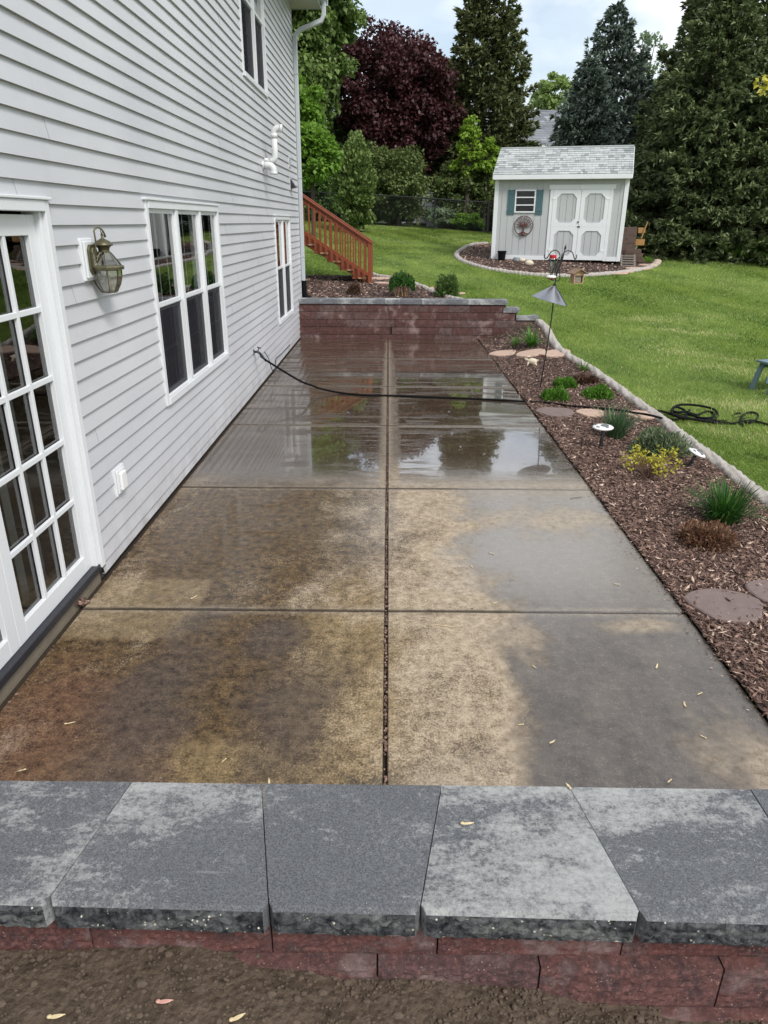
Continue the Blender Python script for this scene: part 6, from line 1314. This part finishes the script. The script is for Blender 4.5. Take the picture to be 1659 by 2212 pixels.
# teal bench at the right edge
p = gp(1644, 849); p.x += .03; r = empty('bench', p, .28, label='teal painted wooden bench cut off by the right edge', cat='bench')
q = MB(); q.box(-.02, 1.0, -.10, .22, .385, .415); q.build('seat', 'blue_paint', r, bevel=.006)
for x in (.02, .90):
    for y, yo in ((-.06, -.05), (.17, .05)): q = MB(); q.bar((x-.03 if x < .5 else x+.03, y+yo, 0), (x+.035, y, .385), .075, .03, (1, 0, 0)); q.build('leg', 'blue_paint', r, bevel=.004)
q = MB(); q.box(.05, .92, .04, .065, .12, .20); q.build('stretcher', 'blue_paint', r, bevel=.003); q = MB(); q.box(.02, .95, -.065, -.045, .31, .384); q.box(.02, .95, .17, .19, .31, .384); q.build('apron', 'blue_paint', r, bevel=.003)
p = gp(1668, 995); r = empty('light_post', p, label='black stake at the right edge of the lawn', cat='stake'); q = MB(); q.lathe([(.025, -.05), (.03, .0), (.03, .19), (.055, .20), (.05, .22), (.001, .23)], n=14); q.build('stake', 'black_metal', r)

# ------------------------------------------------------------------ litter: winged seeds, twigs, leaves
random.seed(12)
def seedmesh():
    q = MB(); n = 10; V = []
    for i in range(n+1):
        t_ = i/n; w_ = .0055*math.sin(PI*min(1, t_*1.1+.05))**.6*(1.1-.3*t_)+.0006; V += [(-.02+.04*t_, -w_*.9, .001+.0008*math.sin(t_*4)), (-.02+.04*t_, w_*.5, .0015+.002*t_)]
    q.add(V, [(2*i, 2*i+2, 2*i+3, 2*i+1) for i in range(n)]); q.ell((-.02, 0, .003), (.007, .0045, .003), 8, 6); return q
proto = None; SG = 'winged seeds fallen on the patio'
pat_px = [(482, 1645, 'at the lower middle of the nearest left slab'), (581, 1688, 'on the left slab, close to the back edge of the cap stones'), (42, 1666, 'at the lower left corner of the nearest left slab'), (420, 1290, 'on the second left slab, just behind the cross joint'), (152, 1562, 'on the nearest left slab below the patio door'),
 (1155, 1441, 'on the nearest right slab, closest to the joint side and farthest back'), (1122, 1566, 'on the nearest right slab at its left middle'), (1194, 1602, 'on the nearest right slab, just right of the left middle one'), (1445, 1689, 'on the nearest right slab, touching the cap stones'), (1419, 1438, 'on the nearest right slab towards the mulch'), (1510, 1500, 'long one on the nearest right slab near the mulch edge'), (1480, 1524, 'small one beside the long seed near the mulch edge'), (1515, 1590, 'on the nearest right slab, low by the streaked corner'),
 (1070, 1302, 'on the second right slab just behind the cross joint'), (1020, 1225, 'on the second right slab at its middle left'), (1330, 1262, 'on the second right slab near the mulch'), (1060, 1195, 'on the second right slab, farthest back')]
for i, (x, y, lb) in enumerate(pat_px):
    if proto is None: proto = o = seedmesh().build('winged_seed', 'seed')
    else: o = proto.copy(); COL.objects.link(o)
    p = atz(x, y, .003); o.location = p; o.rotation_euler = (random.uniform(-.1, .1), random.uniform(-.1, .1), random.uniform(0, 6.28)); s_ = random.uniform(.75, 1.15); o.scale = (s_, s_, s_)
    tag(o, 'winged seed '+lb, 'seed', SG)
o = proto.copy(); COL.objects.link(o); o.location = atz(1011, 1779, TZ+.003); o.rotation_euler = (0, 0, .1); o.scale = (.75, .9, 1); tag(o, 'cream winged seed on the blotched grey cap stone', 'seed'); del o['group']
o = proto.copy(); COL.objects.link(o); o.location = atz(1226, 1697, TZ+.003); o.rotation_euler = (0, 0, 1.9); o.scale = (.6, .8, 1); tag(o, 'pale winged seed at the back edge of the cap stones', 'seed'); del o['group']
for (x, y, lb, mt_) in ((358, 2163, 'pinkish winged seed on the dark soil', 'pink_seed'), (515, 2197, 'tan winged seed on the dark soil at the bottom edge', 'seed'), (124, 2195, 'pale leaf scrap on the soil at lower left', 'seed')):
    q = seedmesh(); zz = float(soilz(atz(x, y, .5)[0], 1.05)); p = atz(x, y, zz+.008); q.v = [(a*.8, b*1.1, c) for a, b, c in q.v]; o = q.build('winged_seed', mt_, loc=p); o.rotation_euler = (0, .1, random.uniform(.1, .9)); tag(o, lb, 'seed')
g = np.random.default_rng(31); mb = MB()
def twig(px, py, ang, ln, mat, label):
    p = atz(px, py, .004); q = MB(); v = Vector((math.cos(ang), math.sin(ang), 0))*ln/2; q.tube([-v, v*.2+Vector((0, 0, .002)), v], [.002, .0025, .0015], 5); tag(q.build('twig', mat, loc=p), label, 'twig')
twig(960, 1352, -.25, .11, 'seed', 'straight pale twig on the concrete right of the centre joint'); twig(1245, 1075, .3, .12, 'old_wood', 'thin dark twig on the patio by the right edge'); twig(176, 1388, -.4, .03, 'old_wood', 'short dark twig on the concrete below the patio door')
p = at(178, 1303); mb = MB(); n = 60; pz = atz(178, 1304, .01)
c = g.normal(0, .018, (n, 3)); c[:, 2] = np.abs(c[:, 2])*.7; o = npmesh('leaf_clump', leafquads(c, unit(g.normal(0, 1, (n, 3))), unit(g.normal(0, 1, (n, 3))), np.full(n, .03), np.full(n, .02)), 4, 'mulch_chip', g.random(n)*.9); o.location = pz; tag(o, 'little wad of dead leaves at the door sill corner', 'leaf litter')
# bark bits kicked onto the edge of the patio
n = 900; y = g.uniform(1.6, 14, n); x = 1.785-np.abs(g.normal(0, .05, n))**1.0; a = g.uniform(0, 6.28, n); l_ = g.uniform(.006, .022, n)
c = np.stack([x, y, np.full(n, .004)], 1); o = npmesh('mulch_bits', leafquads(c, np.stack([np.cos(a), np.sin(a), g.normal(0, .1, n)], 1), np.tile([0., 0., 1.], (n, 1))+g.normal(0, .2, (n, 3)), l_, l_*.35), 4, 'mulch_chip', g.random(n)); tag(o, kind='stuff')
print('objects', len(bpy.data.objects), 'polys', sum(len(m.polygons) for m in bpy.data.meshes))
